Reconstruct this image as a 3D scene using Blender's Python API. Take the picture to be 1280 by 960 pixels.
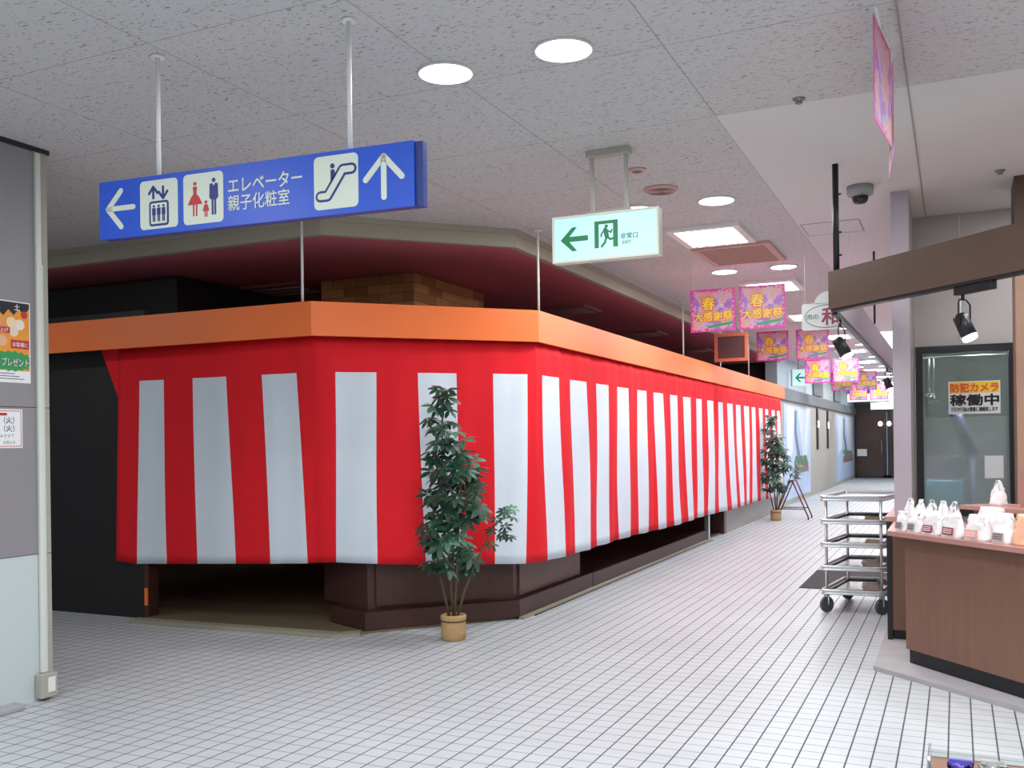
import bpy, bmesh, math, random
from mathutils import Vector, Matrix
random.seed(7)
sc = bpy.context.scene
for o in list(bpy.data.objects): bpy.data.objects.remove(o)
COL = sc.collection
CE = 3.3      # ceiling height

# ------------------------------------------------------------ camera, world, exposure
F, CX, CY = 1200.0, 640.0, 553.0
YAW = math.atan(555/1200); RHO = 0.013
fw = Vector((-math.sin(YAW), math.cos(YAW), 0)); rt = Vector((math.cos(YAW), math.sin(YAW), 0)); zz = Vector((0, 0, 1))
Rv = rt*math.cos(RHO) - zz*math.sin(RHO); Uv = zz*math.cos(RHO) + rt*math.sin(RHO)
cd = bpy.data.cameras.new('camera'); cam = bpy.data.objects.new('camera', cd); COL.objects.link(cam)
M = Matrix((Rv, Uv, -fw)).transposed().to_4x4(); M.translation = Vector((0, 0, 1.5)); cam.matrix_world = M
cd.sensor_width = 36; cd.lens = 36*F/1280; cd.shift_y = (CY-480)/1280; cd.clip_start = 0.05; cd.clip_end = 200
sc.camera = cam
w = bpy.data.worlds.new('world'); sc.world = w; w.use_nodes = True
w.node_tree.nodes['Background'].inputs[0].default_value = (0.80, 0.88, 1.0, 1); w.node_tree.nodes['Background'].inputs[1].default_value = 0.30
sc.view_settings.view_transform = 'Standard'; sc.view_settings.look = 'None'; sc.view_settings.gamma = 1
sc.view_settings.use_curve_mapping = False; sc.view_settings.exposure = -0.06
DOWN_W, FLUO_W = 23.0, 12.0

# ------------------------------------------------------------ materials
def lin(h):
    h = h.lstrip('#'); c = [int(h[i:i+2], 16)/255 for i in (0, 2, 4)]
    return tuple((x/12.92 if x <= .04045 else ((x+.055)/1.055)**2.4) for x in c) + (1,)
MATS = {}
def mat(name, col, rough=.6, metal=0, emit=0, noise=0, nscale=8, stretch=None, trans=0, alpha=1, spec=.5, bump=0, bscale=None, sub=0):
    if name in MATS: return MATS[name]
    m = bpy.data.materials.new(name); m.use_nodes = True; nt = m.node_tree; b = nt.nodes['Principled BSDF']
    c = lin(col) if isinstance(col, str) else col
    b.inputs['Base Color'].default_value = c; b.inputs['Roughness'].default_value = rough; b.inputs['Metallic'].default_value = metal
    b.inputs['Transmission Weight'].default_value = trans; b.inputs['Alpha'].default_value = alpha; b.inputs['Specular IOR Level'].default_value = spec
    if emit: b.inputs['Emission Color'].default_value = c; b.inputs['Emission Strength'].default_value = emit
    if noise or bump:
        tc = nt.nodes.new('ShaderNodeTexCoord'); mp = nt.nodes.new('ShaderNodeMapping'); n = nt.nodes.new('ShaderNodeTexNoise')
        nt.links.new(tc.outputs['Object'], mp.inputs[0]); nt.links.new(mp.outputs[0], n.inputs['Vector'])
        mp.inputs['Scale'].default_value = stretch or (1, 1, 1); n.inputs['Scale'].default_value = nscale; n.inputs['Detail'].default_value = 5
        if noise:
            mx = nt.nodes.new('ShaderNodeMix'); mx.data_type = 'RGBA'
            nt.links.new(n.outputs['Fac'], mx.inputs[0])
            mx.inputs[6].default_value = tuple(x*(1-noise) for x in c[:3])+(1,); mx.inputs[7].default_value = tuple(min(1, x*(1+noise)) for x in c[:3])+(1,)
            nt.links.new(mx.outputs[2], b.inputs['Base Color'])
        if bump:
            bp = nt.nodes.new('ShaderNodeBump'); bp.inputs['Strength'].default_value = bump; bp.inputs['Distance'].default_value = .01
            nt.links.new(n.outputs['Fac'], bp.inputs['Height']); nt.links.new(bp.outputs[0], b.inputs['Normal'])
    MATS[name] = m
    return m
def nd(nt, t, **k):
    n = nt.nodes.new(t)
    for a, v in k.items(): setattr(n, a, v)
    return n
def mth(nt, op, a, b=None):
    n = nt.nodes.new('ShaderNodeMath'); n.operation = op
    for i, v in enumerate((a, b)):
        if v is None: continue
        if isinstance(v, (int, float)): n.inputs[i].default_value = v
        else: nt.links.new(v, n.inputs[i])
    return n.outputs[0]
def grid_line(nt, co, period, phase, half):     # 1 on a joint
    a = mth(nt, 'ADD', co, -phase + 1000*period); f = mth(nt, 'MODULO', a, period)
    d = mth(nt, 'ABSOLUTE', mth(nt, 'SUBTRACT', f, period/2)); return mth(nt, 'GREATER_THAN', d, period/2-half)
def mat_floor():
    m = bpy.data.materials.new('floor_tiles'); m.use_nodes = True; nt = m.node_tree; b = nt.nodes['Principled BSDF']
    tc = nd(nt, 'ShaderNodeTexCoord'); sp = nd(nt, 'ShaderNodeSeparateXYZ'); nt.links.new(tc.outputs['Object'], sp.inputs[0])
    P = .1075
    gx = grid_line(nt, sp.outputs[0], P, .0565, .0038); gy = grid_line(nt, sp.outputs[1], P*1.01, -.01, .0027)
    # per-tile tint
    cx = mth(nt, 'FLOOR', mth(nt, 'DIVIDE', mth(nt, 'ADD', sp.outputs[0], -.0565), P)); cy = mth(nt, 'FLOOR', mth(nt, 'DIVIDE', mth(nt, 'ADD', sp.outputs[1], -.03), P*1.01))
    cb = nd(nt, 'ShaderNodeCombineXYZ'); nt.links.new(cx, cb.inputs[0]); nt.links.new(cy, cb.inputs[1])
    wn = nd(nt, 'ShaderNodeTexWhiteNoise'); nt.links.new(cb.outputs[0], wn.inputs['Vector'])
    ns = nd(nt, 'ShaderNodeTexNoise'); ns.inputs['Scale'].default_value = 1.2; ns.inputs['Detail'].default_value = 4; nt.links.new(tc.outputs['Object'], ns.inputs['Vector'])
    v = mth(nt, 'ADD', mth(nt, 'MULTIPLY', wn.outputs['Value'], .05), mth(nt, 'MULTIPLY', ns.outputs['Fac'], .22)); v = mth(nt, 'ADD', v, .82)
    c = nd(nt, 'ShaderNodeMix', data_type='RGBA', blend_type='MULTIPLY'); c.inputs[0].default_value = 1; c.inputs[6].default_value = lin('#c0c5c8'); 
    cc = nd(nt, 'ShaderNodeCombineXYZ'); [nt.links.new(v, cc.inputs[i]) for i in range(3)]; nt.links.new(cc.outputs[0], c.inputs[7])
    m1 = nd(nt, 'ShaderNodeMix', data_type='RGBA'); nt.links.new(gy, m1.inputs[0]); nt.links.new(c.outputs[2], m1.inputs[6]); m1.inputs[7].default_value = lin('#6c6d70')
    m2 = nd(nt, 'ShaderNodeMix', data_type='RGBA'); nt.links.new(gx, m2.inputs[0]); nt.links.new(m1.outputs[2], m2.inputs[6]); m2.inputs[7].default_value = lin('#4c4c50')
    nt.links.new(m2.outputs[2], b.inputs['Base Color'])
    g = mth(nt, 'MAXIMUM', gx, gy); b.inputs['Specular IOR Level'].default_value = .35
    nt.links.new(mth(nt, 'ADD', mth(nt, 'MULTIPLY', g, .4), .42), b.inputs['Roughness'])
    bp = nd(nt, 'ShaderNodeBump'); bp.inputs['Strength'].default_value = .3; bp.inputs['Distance'].default_value = .002; nt.links.new(mth(nt, 'SUBTRACT', 1, g), bp.inputs['Height']); nt.links.new(bp.outputs[0], b.inputs['Normal'])
    return m
def mat_ceiling():
    m = bpy.data.materials.new('acoustic_board'); m.use_nodes = True; nt = m.node_tree; b = nt.nodes['Principled BSDF']
    tc = nd(nt, 'ShaderNodeTexCoord'); sp = nd(nt, 'ShaderNodeSeparateXYZ'); nt.links.new(tc.outputs['Object'], sp.inputs[0])
    mp = nd(nt, 'ShaderNodeMapping'); mp.inputs['Scale'].default_value = (36, 110, 1); nt.links.new(tc.outputs['Object'], mp.inputs[0])
    n = nd(nt, 'ShaderNodeTexNoise'); n.inputs['Scale'].default_value = 1; n.inputs['Detail'].default_value = 3; n.inputs['Distortion'].default_value = .6; nt.links.new(mp.outputs[0], n.inputs['Vector'])
    r = nd(nt, 'ShaderNodeValToRGB'); r.color_ramp.elements[0].position = .605; r.color_ramp.elements[1].position = .65
    r.color_ramp.elements[0].color = (0, 0, 0, 1); r.color_ramp.elements[1].color = (1, 1, 1, 1); nt.links.new(n.outputs['Fac'], r.inputs[0])
    gx = grid_line(nt, sp.outputs[0], 1.03, -1.19, .004); gy = grid_line(nt, sp.outputs[1], 1.06, 5.33, .0035); gx = mth(nt, 'MULTIPLY', gx, mth(nt, 'LESS_THAN', sp.outputs[0], -.6)); g = mth(nt, 'MULTIPLY', mth(nt, 'MAXIMUM', gx, gy), .5)
    m1 = nd(nt, 'ShaderNodeMix', data_type='RGBA'); nt.links.new(r.outputs[0], m1.inputs[0]); m1.inputs[6].default_value = lin('#cbcac9'); m1.inputs[7].default_value = lin('#8c8987')
    m2 = nd(nt, 'ShaderNodeMix', data_type='RGBA'); nt.links.new(g, m2.inputs[0]); nt.links.new(m1.outputs[2], m2.inputs[6]); m2.inputs[7].default_value = lin('#807b76')
    nt.links.new(m2.outputs[2], b.inputs['Base Color']); b.inputs['Roughness'].default_value = .9; b.inputs['Specular IOR Level'].default_value = .1
    bp = nd(nt, 'ShaderNodeBump'); bp.invert = True; bp.inputs['Strength'].default_value = .35; bp.inputs['Distance'].default_value = .002; nt.links.new(r.outputs[0], bp.inputs['Height']); nt.links.new(bp.outputs[0], b.inputs['Normal'])
    return m
def mat_brick():
    m = bpy.data.materials.new('rough_brick'); m.use_nodes = True; nt = m.node_tree; b = nt.nodes['Principled BSDF']
    tc = nd(nt, 'ShaderNodeTexCoord'); sp = nd(nt, 'ShaderNodeSeparateXYZ'); nt.links.new(tc.outputs['Object'], sp.inputs[0])
    cb = nd(nt, 'ShaderNodeCombineXYZ'); nt.links.new(mth(nt, 'ADD', sp.outputs[0], sp.outputs[1]), cb.inputs[0]); nt.links.new(sp.outputs[2], cb.inputs[1])
    k = nd(nt, 'ShaderNodeTexBrick'); nt.links.new(cb.outputs[0], k.inputs['Vector']); k.inputs['Scale'].default_value = 4
    k.inputs['Color1'].default_value = lin('#c08a55'); k.inputs['Color2'].default_value = lin('#8f6238'); k.inputs['Mortar'].default_value = lin('#6e4a2c'); k.inputs['Mortar Size'].default_value = .012
    k.inputs['Row Height'].default_value = .36; k.inputs['Brick Width'].default_value = 1.1
    nt.links.new(k.outputs['Color'], b.inputs['Base Color']); b.inputs['Roughness'].default_value = .9
    return m
FLOORM, CEILM, BRICK = mat_floor(), mat_ceiling(), mat_brick()
smooth_white = mat('smooth_ceiling', '#d9d8d6', .85, noise=.02, nscale=2)
maroon = mat('maroon_ceiling', '#cc6c7c', .8, noise=.04, nscale=3)
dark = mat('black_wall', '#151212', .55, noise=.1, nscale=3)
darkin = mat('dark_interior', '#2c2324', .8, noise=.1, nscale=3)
darkwood = mat('dark_wood', '#4b2e27', .42, noise=.22, nscale=5, stretch=(6, 6, .7))
darkwood2 = mat('worn_wood', '#6b5048', .5, noise=.18, nscale=5, stretch=(6, 6, .7))
plinthm = mat('plinth_wood', '#3e221c', .45, noise=.15, nscale=6)
tan = mat('tan_floor', '#6e604a', .7, noise=.12, nscale=3)
curbm = mat('curb_stone', '#96907f', .6, noise=.08, nscale=9)
orange = mat('orange_board', '#ff7c38', .45, noise=.05, nscale=2)
cream = mat('cornice_cream', '#a9a190', .8, noise=.04, nscale=2)
red = mat('red_cloth', '#e4202b', .75, noise=.04, nscale=3, spec=.2)
whitec = mat('white_cloth', '#dbe5ee', .8, noise=.02, nscale=3, spec=.2)
whitem = mat('white_paint', '#e6e6e2', .45)
beigem = mat('beige_metal', '#a9a89c', .5)
laminate = mat('mauve_laminate', '#8f8c90', .4, noise=.03, nscale=2)
laminate2 = mat('pale_laminate', '#c3cdd0', .4, noise=.02, nscale=2)
blue = mat('sign_blue', '#1a52cc', .35)
bluedark = mat('sign_blue_dark', '#14307c', .4)
signw = mat('sign_white', '#d9e3d4', .4)
signred = mat('sign_red', '#c2252f', .4)
black = mat('black_metal', '#15151a', .4)
darkframe = mat('dark_frame', '#25242c', .4)
steel = mat('stainless', '#d2d5d5', .28, metal=.9)
grey = mat('grey_panel', '#bdb6b4', .38, metal=.1, noise=.05, nscale=1.5)
pillarm = mat('mauve_pillar', '#b4aab4', .5, noise=.03, nscale=3)
browncanopy = mat('brown_canopy', '#584235', .5, noise=.12, nscale=4, stretch=(1, 1, 8))
counterw = mat('counter_wood', '#7c5a49', .45, noise=.16, nscale=4, stretch=(7, 7, .6))
toppink = mat('counter_top', '#b08078', .4, noise=.05, nscale=5)
lit_woodcol = mat('lit_column_wood', '#b08a74', .5, noise=.1, nscale=4, stretch=(7, 7, .6))
kick = mat('black_kick', '#17181b', .4)
concrete = mat('grey_plinth', '#a7a5a8', .7, noise=.16, nscale=6)
lampE = mat('lamp_glow', '#ffffff', .5, emit=9)
fluoE = mat('tube_glow', '#f6faff', .5, emit=9)
salmon = mat('grille_salmon', '#c9a79e', .7)
leafm = mat('leaf_green', '#214735', .42, noise=.45, nscale=9)
leafl = mat('leaf_pale', '#568a6e', .42, noise=.3, nscale=9)
stemm = mat('stem_brown', '#5b4a38', .8)
burlap = mat('burlap', '#b79768', .9, noise=.15, nscale=60, bump=.6)
paper = mat('paper_white', '#eceef0', .6)
ink = mat('ink_black', '#22222a', .6)
bagm = mat('bag_white', '#f2efef', .35, noise=.03, nscale=12)

# ------------------------------------------------------------ mesh builder
class MB:
    def __init__(s): s.bm = bmesh.new(); s.mats = []
    def mi(s, m):
        if m not in s.mats: s.mats.append(m)
        return s.mats.index(m)
    def face(s, pts, m=None, smooth=False):
        f = s.bm.faces.new([s.bm.verts.new(p) for p in pts]); f.material_index = s.mi(m) if m else 0; f.smooth = smooth; return f
    def box(s, x0, y0, z0, x1, y1, z1, m, T=None, bevel=0):
        vs = [Vector((x, y, z)) for x in (x0, x1) for y in (y0, y1) for z in (z0, z1)]
        if T is not None: vs = [T @ v for v in vs]
        v = [s.bm.verts.new(p) for p in vs]; k = s.mi(m); fs = []
        for q in ((0, 1, 3, 2), (4, 6, 7, 5), (0, 4, 5, 1), (2, 3, 7, 6), (0, 2, 6, 4), (1, 5, 7, 3)):
            f = s.bm.faces.new([v[i] for i in q]); f.material_index = k; fs.append(f)
        if bevel:
            bmesh.ops.bevel(s.bm, geom=list({e for f in fs for e in f.edges}), offset=bevel, segments=2, affect='EDGES', profile=.5)
        return s
    def prism(s, pts, z0, z1, m):      # pts XY polygon, convex or not
        k = s.mi(m); a = [s.bm.verts.new((p[0], p[1], z0)) for p in pts]; b = [s.bm.verts.new((p[0], p[1], z1)) for p in pts]; n = len(pts)
        for f in [s.bm.faces.new(a[::-1]), s.bm.faces.new(b)] + [s.bm.faces.new((a[i], a[(i+1) % n], b[(i+1) % n], b[i])) for i in range(n)]: f.material_index = k
        return s
    def strip(s, path, z0, z1, th, m):   # vertical wall along a polyline, thickness towards its left
        P = [Vector(p[:2]) for p in path]; n = len(P); off = []
        for i in range(n):
            d1 = (P[i]-P[i-1]).normalized() if i else (P[1]-P[0]).normalized(); d2 = (P[i+1]-P[i]).normalized() if i < n-1 else d1
            n1 = Vector((-d1.y, d1.x)); n2 = Vector((-d2.y, d2.x)); b = (n1+n2).normalized(); off.append(P[i]+b*th/max(.3, b.dot(n1)))
        for i in range(n-1): s.prism([P[i], P[i+1], off[i+1], off[i]], z0, z1, m)
        return s
    def tube(s, pts, r, m, n=10, smooth=True, cap=True):
        k = s.mi(m); P = [Vector(p) for p in pts]; R = r if isinstance(r, (list, tuple)) else [r]*len(P); rings = []
        up = None
        for i, p in enumerate(P):
            d = ((P[min(i+1, len(P)-1)]-P[max(i-1, 0)])).normalized()
            if up is None: up = d.orthogonal().normalized()
            else:
                up = (up - d*up.dot(d)); up = up.normalized() if up.length > 1e-5 else d.orthogonal().normalized()
            q = d.cross(up); rings.append([s.bm.verts.new(p+(up*math.cos(a)+q*math.sin(a))*R[i]) for a in [2*math.pi*j/n for j in range(n)]])
        for a, b in zip(rings, rings[1:]):
            for j in range(n):
                f = s.bm.faces.new((a[j], a[(j+1) % n], b[(j+1) % n], b[j])); f.material_index = k; f.smooth = smooth
        if cap:
            for rg in (rings[0][::-1], rings[-1]): f = s.bm.faces.new(rg); f.material_index = k
        return s
    def lathe(s, c, prof, m, n=28, smooth=True, ring=False):   # prof list of (r,z)
        k = s.mi(m); c = Vector(c); rings = []
        for r, z in prof: rings.append([s.bm.verts.new(c+Vector((r*math.cos(t), r*math.sin(t), z))) for t in [2*math.pi*j/n for j in range(n)]])
        for a, b in zip(rings, rings[1:]):
            for j in range(n):
                f = s.bm.faces.new((a[j], a[(j+1) % n], b[(j+1) % n], b[j])); f.material_index = k; f.smooth = smooth
        if ring:
            for j in range(n):
                f = s.bm.faces.new((rings[-1][j], rings[-1][(j+1) % n], rings[0][(j+1) % n], rings[0][j])); f.material_index = k
        else:
            for rg in (rings[0][::-1], rings[-1]): f = s.bm.faces.new(rg); f.material_index = k
        return s
    def build(s, name, parent=None, tag=None, smooth=None):
        me = bpy.data.meshes.new(name); 
        bmesh.ops.recalc_face_normals(s.bm, faces=s.bm.faces) if not getattr(s, 'noflip', False) else None
        s.bm.to_mesh(me); s.bm.free()
        for m in s.mats: me.materials.append(m)
        o = bpy.data.objects.new(name, me); COL.objects.link(o)
        if parent is not None:
            o.parent = parent
            if not getattr(s, 'local', False): me.transform(world_inv(parent))
        if tag: settag(o, *tag)
        return o
def world_inv(p):
    M_ = p.matrix_basis.copy()
    while p.parent: p = p.parent; M_ = p.matrix_basis @ M_
    return M_.inverted()
def settag(o, label=None, cat=None, group=None, kind=None):
    if label: o['label'] = label
    if cat: o['category'] = cat
    if group: o['group'] = group
    if kind: o['kind'] = kind
    return o
def thing(name, label, cat, loc=(0, 0, 0), group=None):
    o = bpy.data.objects.new(name, None); COL.objects.link(o); o.location = loc; o.empty_display_size = .1
    return settag(o, label, cat, group)
def struct(o, label=None, cat=None): return settag(o, label, cat, None, 'structure')
def dup(root, loc=None, rotz=None, label=None, group=None):
    r = root.copy(); COL.objects.link(r)
    if loc is not None: r.location = loc
    if rotz is not None: r.rotation_euler = (0, 0, rotz)
    if label: r['label'] = label
    if group: r['group'] = group
    for ch in list(root.children):
        c = ch.copy(); COL.objects.link(c); c.parent = r
        for g in list(ch.children):
            d = g.copy(); COL.objects.link(d); d.parent = c
    return r

class Pane:     # drawing board on a plane: u to the right, v up, w towards the viewer
    def __init__(s, o, right, up=(0, 0, 1)):
        s.o = Vector(o); s.r = Vector(right).normalized(); s.u = Vector(up).normalized(); s.n = s.r.cross(s.u)
    def p(s, u, v, w_=0): return s.o + s.r*u + s.u*v + s.n*w_
    def poly(s, mb, pts, m, w0=0, w1=.002):
        k = mb.mi(m); a = [mb.bm.verts.new(s.p(x, y, w0)) for x, y in pts]; b = [mb.bm.verts.new(s.p(x, y, w1)) for x, y in pts]; n = len(pts)
        for f in [mb.bm.faces.new(a[::-1]), mb.bm.faces.new(b)]+[mb.bm.faces.new((a[i], a[(i+1) % n], b[(i+1) % n], b[i])) for i in range(n)]: f.material_index = k
    def rect(s, mb, u0, v0, u1, v1, m, w0=0, w1=.002, r=0):
        if not r: return s.poly(mb, [(u0, v0), (u1, v0), (u1, v1), (u0, v1)], m, w0, w1)
        pts = []
        for cx, cy, a0 in ((u1-r, v0+r, -90), (u1-r, v1-r, 0), (u0+r, v1-r, 90), (u0+r, v0+r, 180)):
            for k in range(5): a = math.radians(a0+k*22.5); pts.append((cx+r*math.cos(a), cy+r*math.sin(a)))
        s.poly(mb, pts, m, w0, w1)
    def disc(s, mb, u, v, r, m, w0=0, w1=.002, n=18, ry=None):
        s.poly(mb, [(u+r*math.cos(2*math.pi*i/n), v+(ry or r)*math.sin(2*math.pi*i/n)) for i in range(n)], m, w0, w1)
    def line(s, mb, pts, wd, m, w0=0, w1=.002, caps=True):
        for (a, b) in zip(pts, pts[1:]):
            dx, dy = b[0]-a[0], b[1]-a[1]; L = math.hypot(dx, dy) or 1; nx, ny = -dy/L*wd/2, dx/L*wd/2
            s.poly(mb, [(a[0]-nx, a[1]-ny), (b[0]-nx, b[1]-ny), (b[0]+nx, b[1]+ny), (a[0]+nx, a[1]+ny)], m, w0, w1)
        if caps:
            for q in pts: s.disc(mb, q[0], q[1], wd/2, m, w0, w1+.0001, n=12)
    def text(s, mb, body, u, v, size, m, w0=0, w1=.002, bold=0, align='LEFT', sx=1, width=None, shear=0):
        key = body; me = TXT.get(key)
        if me is None:
            c = bpy.data.curves.new('t', 'FONT'); c.body = body; c.size = 1; c.resolution_u = 2
            ob = bpy.data.objects.new('t', c); COL.objects.link(ob); dg = bpy.context.evaluated_depsgraph_get()
            me = bpy.data.meshes.new_from_object(ob.evaluated_get(dg)); bpy.data.objects.remove(ob); bpy.data.curves.remove(c); TXT[key] = me
        if not me.vertices: return
        xs = [q.co.x for q in me.vertices]; x0, x1 = min(xs), max(xs)
        if width: sx = width/((x1-x0)*size)
        sh = {'LEFT': 0, 'CENTER': .5, 'RIGHT': 1}[align]*(x1-x0); k = mb.mi(m)
        offs = [(0, 0)] if not bold else [(math.cos(a)*bold, math.sin(a)*bold) for a in ([math.pi*i/4 for i in range(8)] if bold > .03 else [math.pi*(i+.5)/2 for i in range(4)])]
        for i, (ox, oy) in enumerate(offs):
            vs = [mb.bm.verts.new(s.p(u+((q.co.x-x0-sh)*sx+ox)*size, v+(q.co.y+oy)*size, w1+.00003*i)) for q in me.vertices]
            for p_ in me.polygons:
                try: f = mb.bm.faces.new([vs[i] for i in p_.vertices]); f.material_index = k
                except ValueError: pass
TXT = {}

# ============================================================ SETTING
b = MB(); b.box(-14, -8, -.1, 4, 42, 0, FLOORM); struct(b.build('floor'))
b = MB()
b.box(-14, -8, CE, -1.19, 42, CE+.1, CEILM); b.box(-1.19, -8, CE, 4, 5.33, CE+.1, CEILM); b.box(-1.19, 5.33, CE, 4, 42, CE+.1, smooth_white)
struct(b.build('ceiling'))
# left partition (panelled stub wall parallel to the corridor)
XL = -4.97
b = MB()
b.box(XL-.12, -1, .0, XL, 4.0, .87, laminate2); b.box(XL-.12, -1, .874, XL, 4.0, 1.742, laminate); b.box(XL-.12, -1, 1.746, XL, 4.0, 3.27, laminate)
b.box(XL-.11, -1, 0, XL-.012, 3.99, CE, darkframe)
b.box(XL-.13, 4.0, 0, XL+.004, 4.09, .868, beigem); b.box(XL-.13, 4.0, .872, XL+.004, 4.09, 1.742, beigem); b.box(XL-.13, 4.0, 1.746, XL+.004, 4.09, 3.28, beigem)
b.box(XL-.13, -1, 3.272, XL+.008, 4.11, CE, darkframe)  # dark strip put in for the black shadow line at the ceiling
struct(b.build('wall_left'))
b = MB(); b.box(XL, 2.6, 0, XL+.10, 3.83, .035, concrete, bevel=.01); struct(b.build('baseboard_left'))
# cornice of the closed shop and its maroon ceiling
path = [(-12, 6.2), (-4.5, 6.2), (-3.36, 7.4), (-3.4, 21.2)]
b = MB(); b.strip(path, 3.15, CE-.001, .06, cream); b.strip([(p[0]+.02, p[1]-.02) for p in path], 3.255, CE-.001, .03, cream); struct(b.build('trim_1'))
b = MB(); b.prism([(-12, 6.25), (-4.53, 6.25), (-3.41, 7.44), (-3.45, 21.2), (-12, 21.2)], 3.16, 3.2, maroon); struct(b.build('ceiling_shop', ))
b = MB()
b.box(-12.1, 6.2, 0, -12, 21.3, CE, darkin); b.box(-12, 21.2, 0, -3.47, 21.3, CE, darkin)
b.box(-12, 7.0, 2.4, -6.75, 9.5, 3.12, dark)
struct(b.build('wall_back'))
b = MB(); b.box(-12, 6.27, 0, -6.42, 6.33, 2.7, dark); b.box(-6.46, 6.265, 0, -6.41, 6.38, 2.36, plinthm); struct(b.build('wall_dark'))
b = MB(); b.prism([(-6.41, 6.12), (-4.42, 6.2), (-3.42, 7.4), (-3.42, 21.1), (-11.99, 21.1), (-11.99, 6.34), (-6.41, 6.34)], 0, .02, tan)
b.prism([(-6.41, 6.05), (-4.4, 6.14), (-4.42, 6.25), (-6.41, 6.15)], 0, .035, curbm)
b.prism([(-4.4, 6.14), (-4.24, 6.30), (-4.30, 6.40), (-4.42, 6.25)], 0, .03, curbm)
b.strip([(-3.33, 7.4), (-3.33, 14.2)], 0, .022, .05, curbm)
b.strip([(-3.31, 7.6), (-3.31, 14.3)], 0, .008, .012, black)
struct(b.build('floor_shop'))
# far right-hand shop: partition pillar, low cladding, window wall, column
b = MB(); b.box(-.415, 7.56, .9, -.30, 8.55, CE-.001, pillarm); b.box(-.415, 8.55, 0, -.30, 38, CE-.001, pillarm)
b.box(-.302, 7.562, .9, -.296, 8.5, CE-.002, grey)
struct(b.build('wall_right'))
b = MB(); b.box(-.46, 7.50, .1, -.12, 8.5, .89, counterw); b.box(-.45, 7.54, 0, -.14, 8.5, .1, kick); b.box(-.468, 7.485, 0, -.435, 7.5, .89, kick); b.box(-.475, 7.48, .89, -.12, 8.5, .925, toppink)
struct(b.build('trim_2'))
WX0, WX1, WY = -.36, .42, 8.55
b = MB()
b.box(-.30, WY, 2.235, 2.5, WY+.1, CE-.001, grey); b.box(-.30, WY, 0, 2.5, WY+.1, .87, grey); b.box(.44, WY, .87, 2.5, WY+.1, 2.235, grey)
b.box(.04, WY-.006, 2.26, .05, WY, CE-.01, steel)
kit = mat('kitchen_wall', '#7d837d', .7, noise=.05); b.box(2.5, 3.8, 0, 2.6, 12, CE, kit); b.box(-.30, 11.9, 0, 2.5, 12, CE, kit); b.box(-.298, 8.66, 0, -.29, 11.9, CE-.01, kit)
struct(b.build('wall_window'))
win = MB()
fr = .05
win.box(-.295, WY-.04, .87, -.24, WY+.06, 2.235, darkframe); win.box(.385, WY-.04, .87, .44, WY+.06, 2.235, darkframe)
win.box(-.24, WY-.04, 2.18, .385, WY+.06, 2.235, darkframe); win.box(-.24, WY-.04, .87, .385, WY+.06, .92, darkframe)
wo = struct(win.build('window_1'))
def glass_mat(name, rough, tint, mixf):
    m = bpy.data.materials.new(name); m.use_nodes = True; nt = m.node_tree; nt.nodes.clear()
    o = nd(nt, 'ShaderNodeOutputMaterial'); t = nd(nt, 'ShaderNodeBsdfTransparent'); g = nd(nt, 'ShaderNodeBsdfGlossy'); g.inputs['Roughness'].default_value = .03
    t.inputs[0].default_value = tint; fz = nd(nt, 'ShaderNodeFresnel'); fz.inputs[0].default_value = 1.5; mx = nd(nt, 'ShaderNodeMixShader')
    if rough:
        g = nd(nt, 'ShaderNodeBsdfTranslucent'); g.inputs[0].default_value = lin('#d3dcdc'); d = nd(nt, 'ShaderNodeBsdfDiffuse'); d.inputs[0].default_value = lin('#bcc6c8')
        m1 = nd(nt, 'ShaderNodeMixShader'); m1.inputs[0].default_value = .5; nt.links.new(g.outputs[0], m1.inputs[1]); nt.links.new(d.outputs[0], m1.inputs[2])
        rf = nd(nt, 'ShaderNodeBsdfRefraction'); rf.inputs['Roughness'].default_value = .13; rf.inputs['IOR'].default_value = 1.2
        mx.inputs[0].default_value = mixf; nt.links.new(rf.outputs[0], mx.inputs[1]); nt.links.new(m1.outputs[0], mx.inputs[2])
    else:
        nt.links.new(fz.outputs[0], mx.inputs[0]); nt.links.new(t.outputs[0], mx.inputs[1]); nt.links.new(g.outputs[0], mx.inputs[2])
    nt.links.new(mx.outputs[0], o.inputs[0]); return m
clear = glass_mat('clear_glass', 0, (.88, .92, .92, 1), 0); frost = glass_mat('frosted_glass', 1, (1, 1, 1, 1), .42)
b = MB(); b.box(-.24, WY, 1.66, .385, WY+.006, 2.18, clear); b.build('clear_pane', wo)
b = MB(); b.box(-.24, WY, .92, .385, WY+.006, 1.66, frost); o = b.build('frosted_pane', wo); o['label'] = 'frosted lower pane'
b = MB(); b.box(.385, 7.5, 0, .62, 7.9, 2.9, lit_woodcol); b.box(.385, 7.5, 2.9, .62, 7.9, CE-.001, browncanopy); struct(b.build('trim_3'))  # spotlit lower wood painted paler, unlit top painted dark brown
# platform slab
D = Vector((.66, -.75)).normalized(); N = Vector((-D.y, D.x))
b = MB(); b.prism([(-.50, 6.587), (-.50+1.9*.745, 6.587-1.9*.667), (2.5, 5.5), (2.5, 8.5), (-.5, 8.5)], 0, .03, concrete); struct(b.build('floor_platform'))
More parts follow.
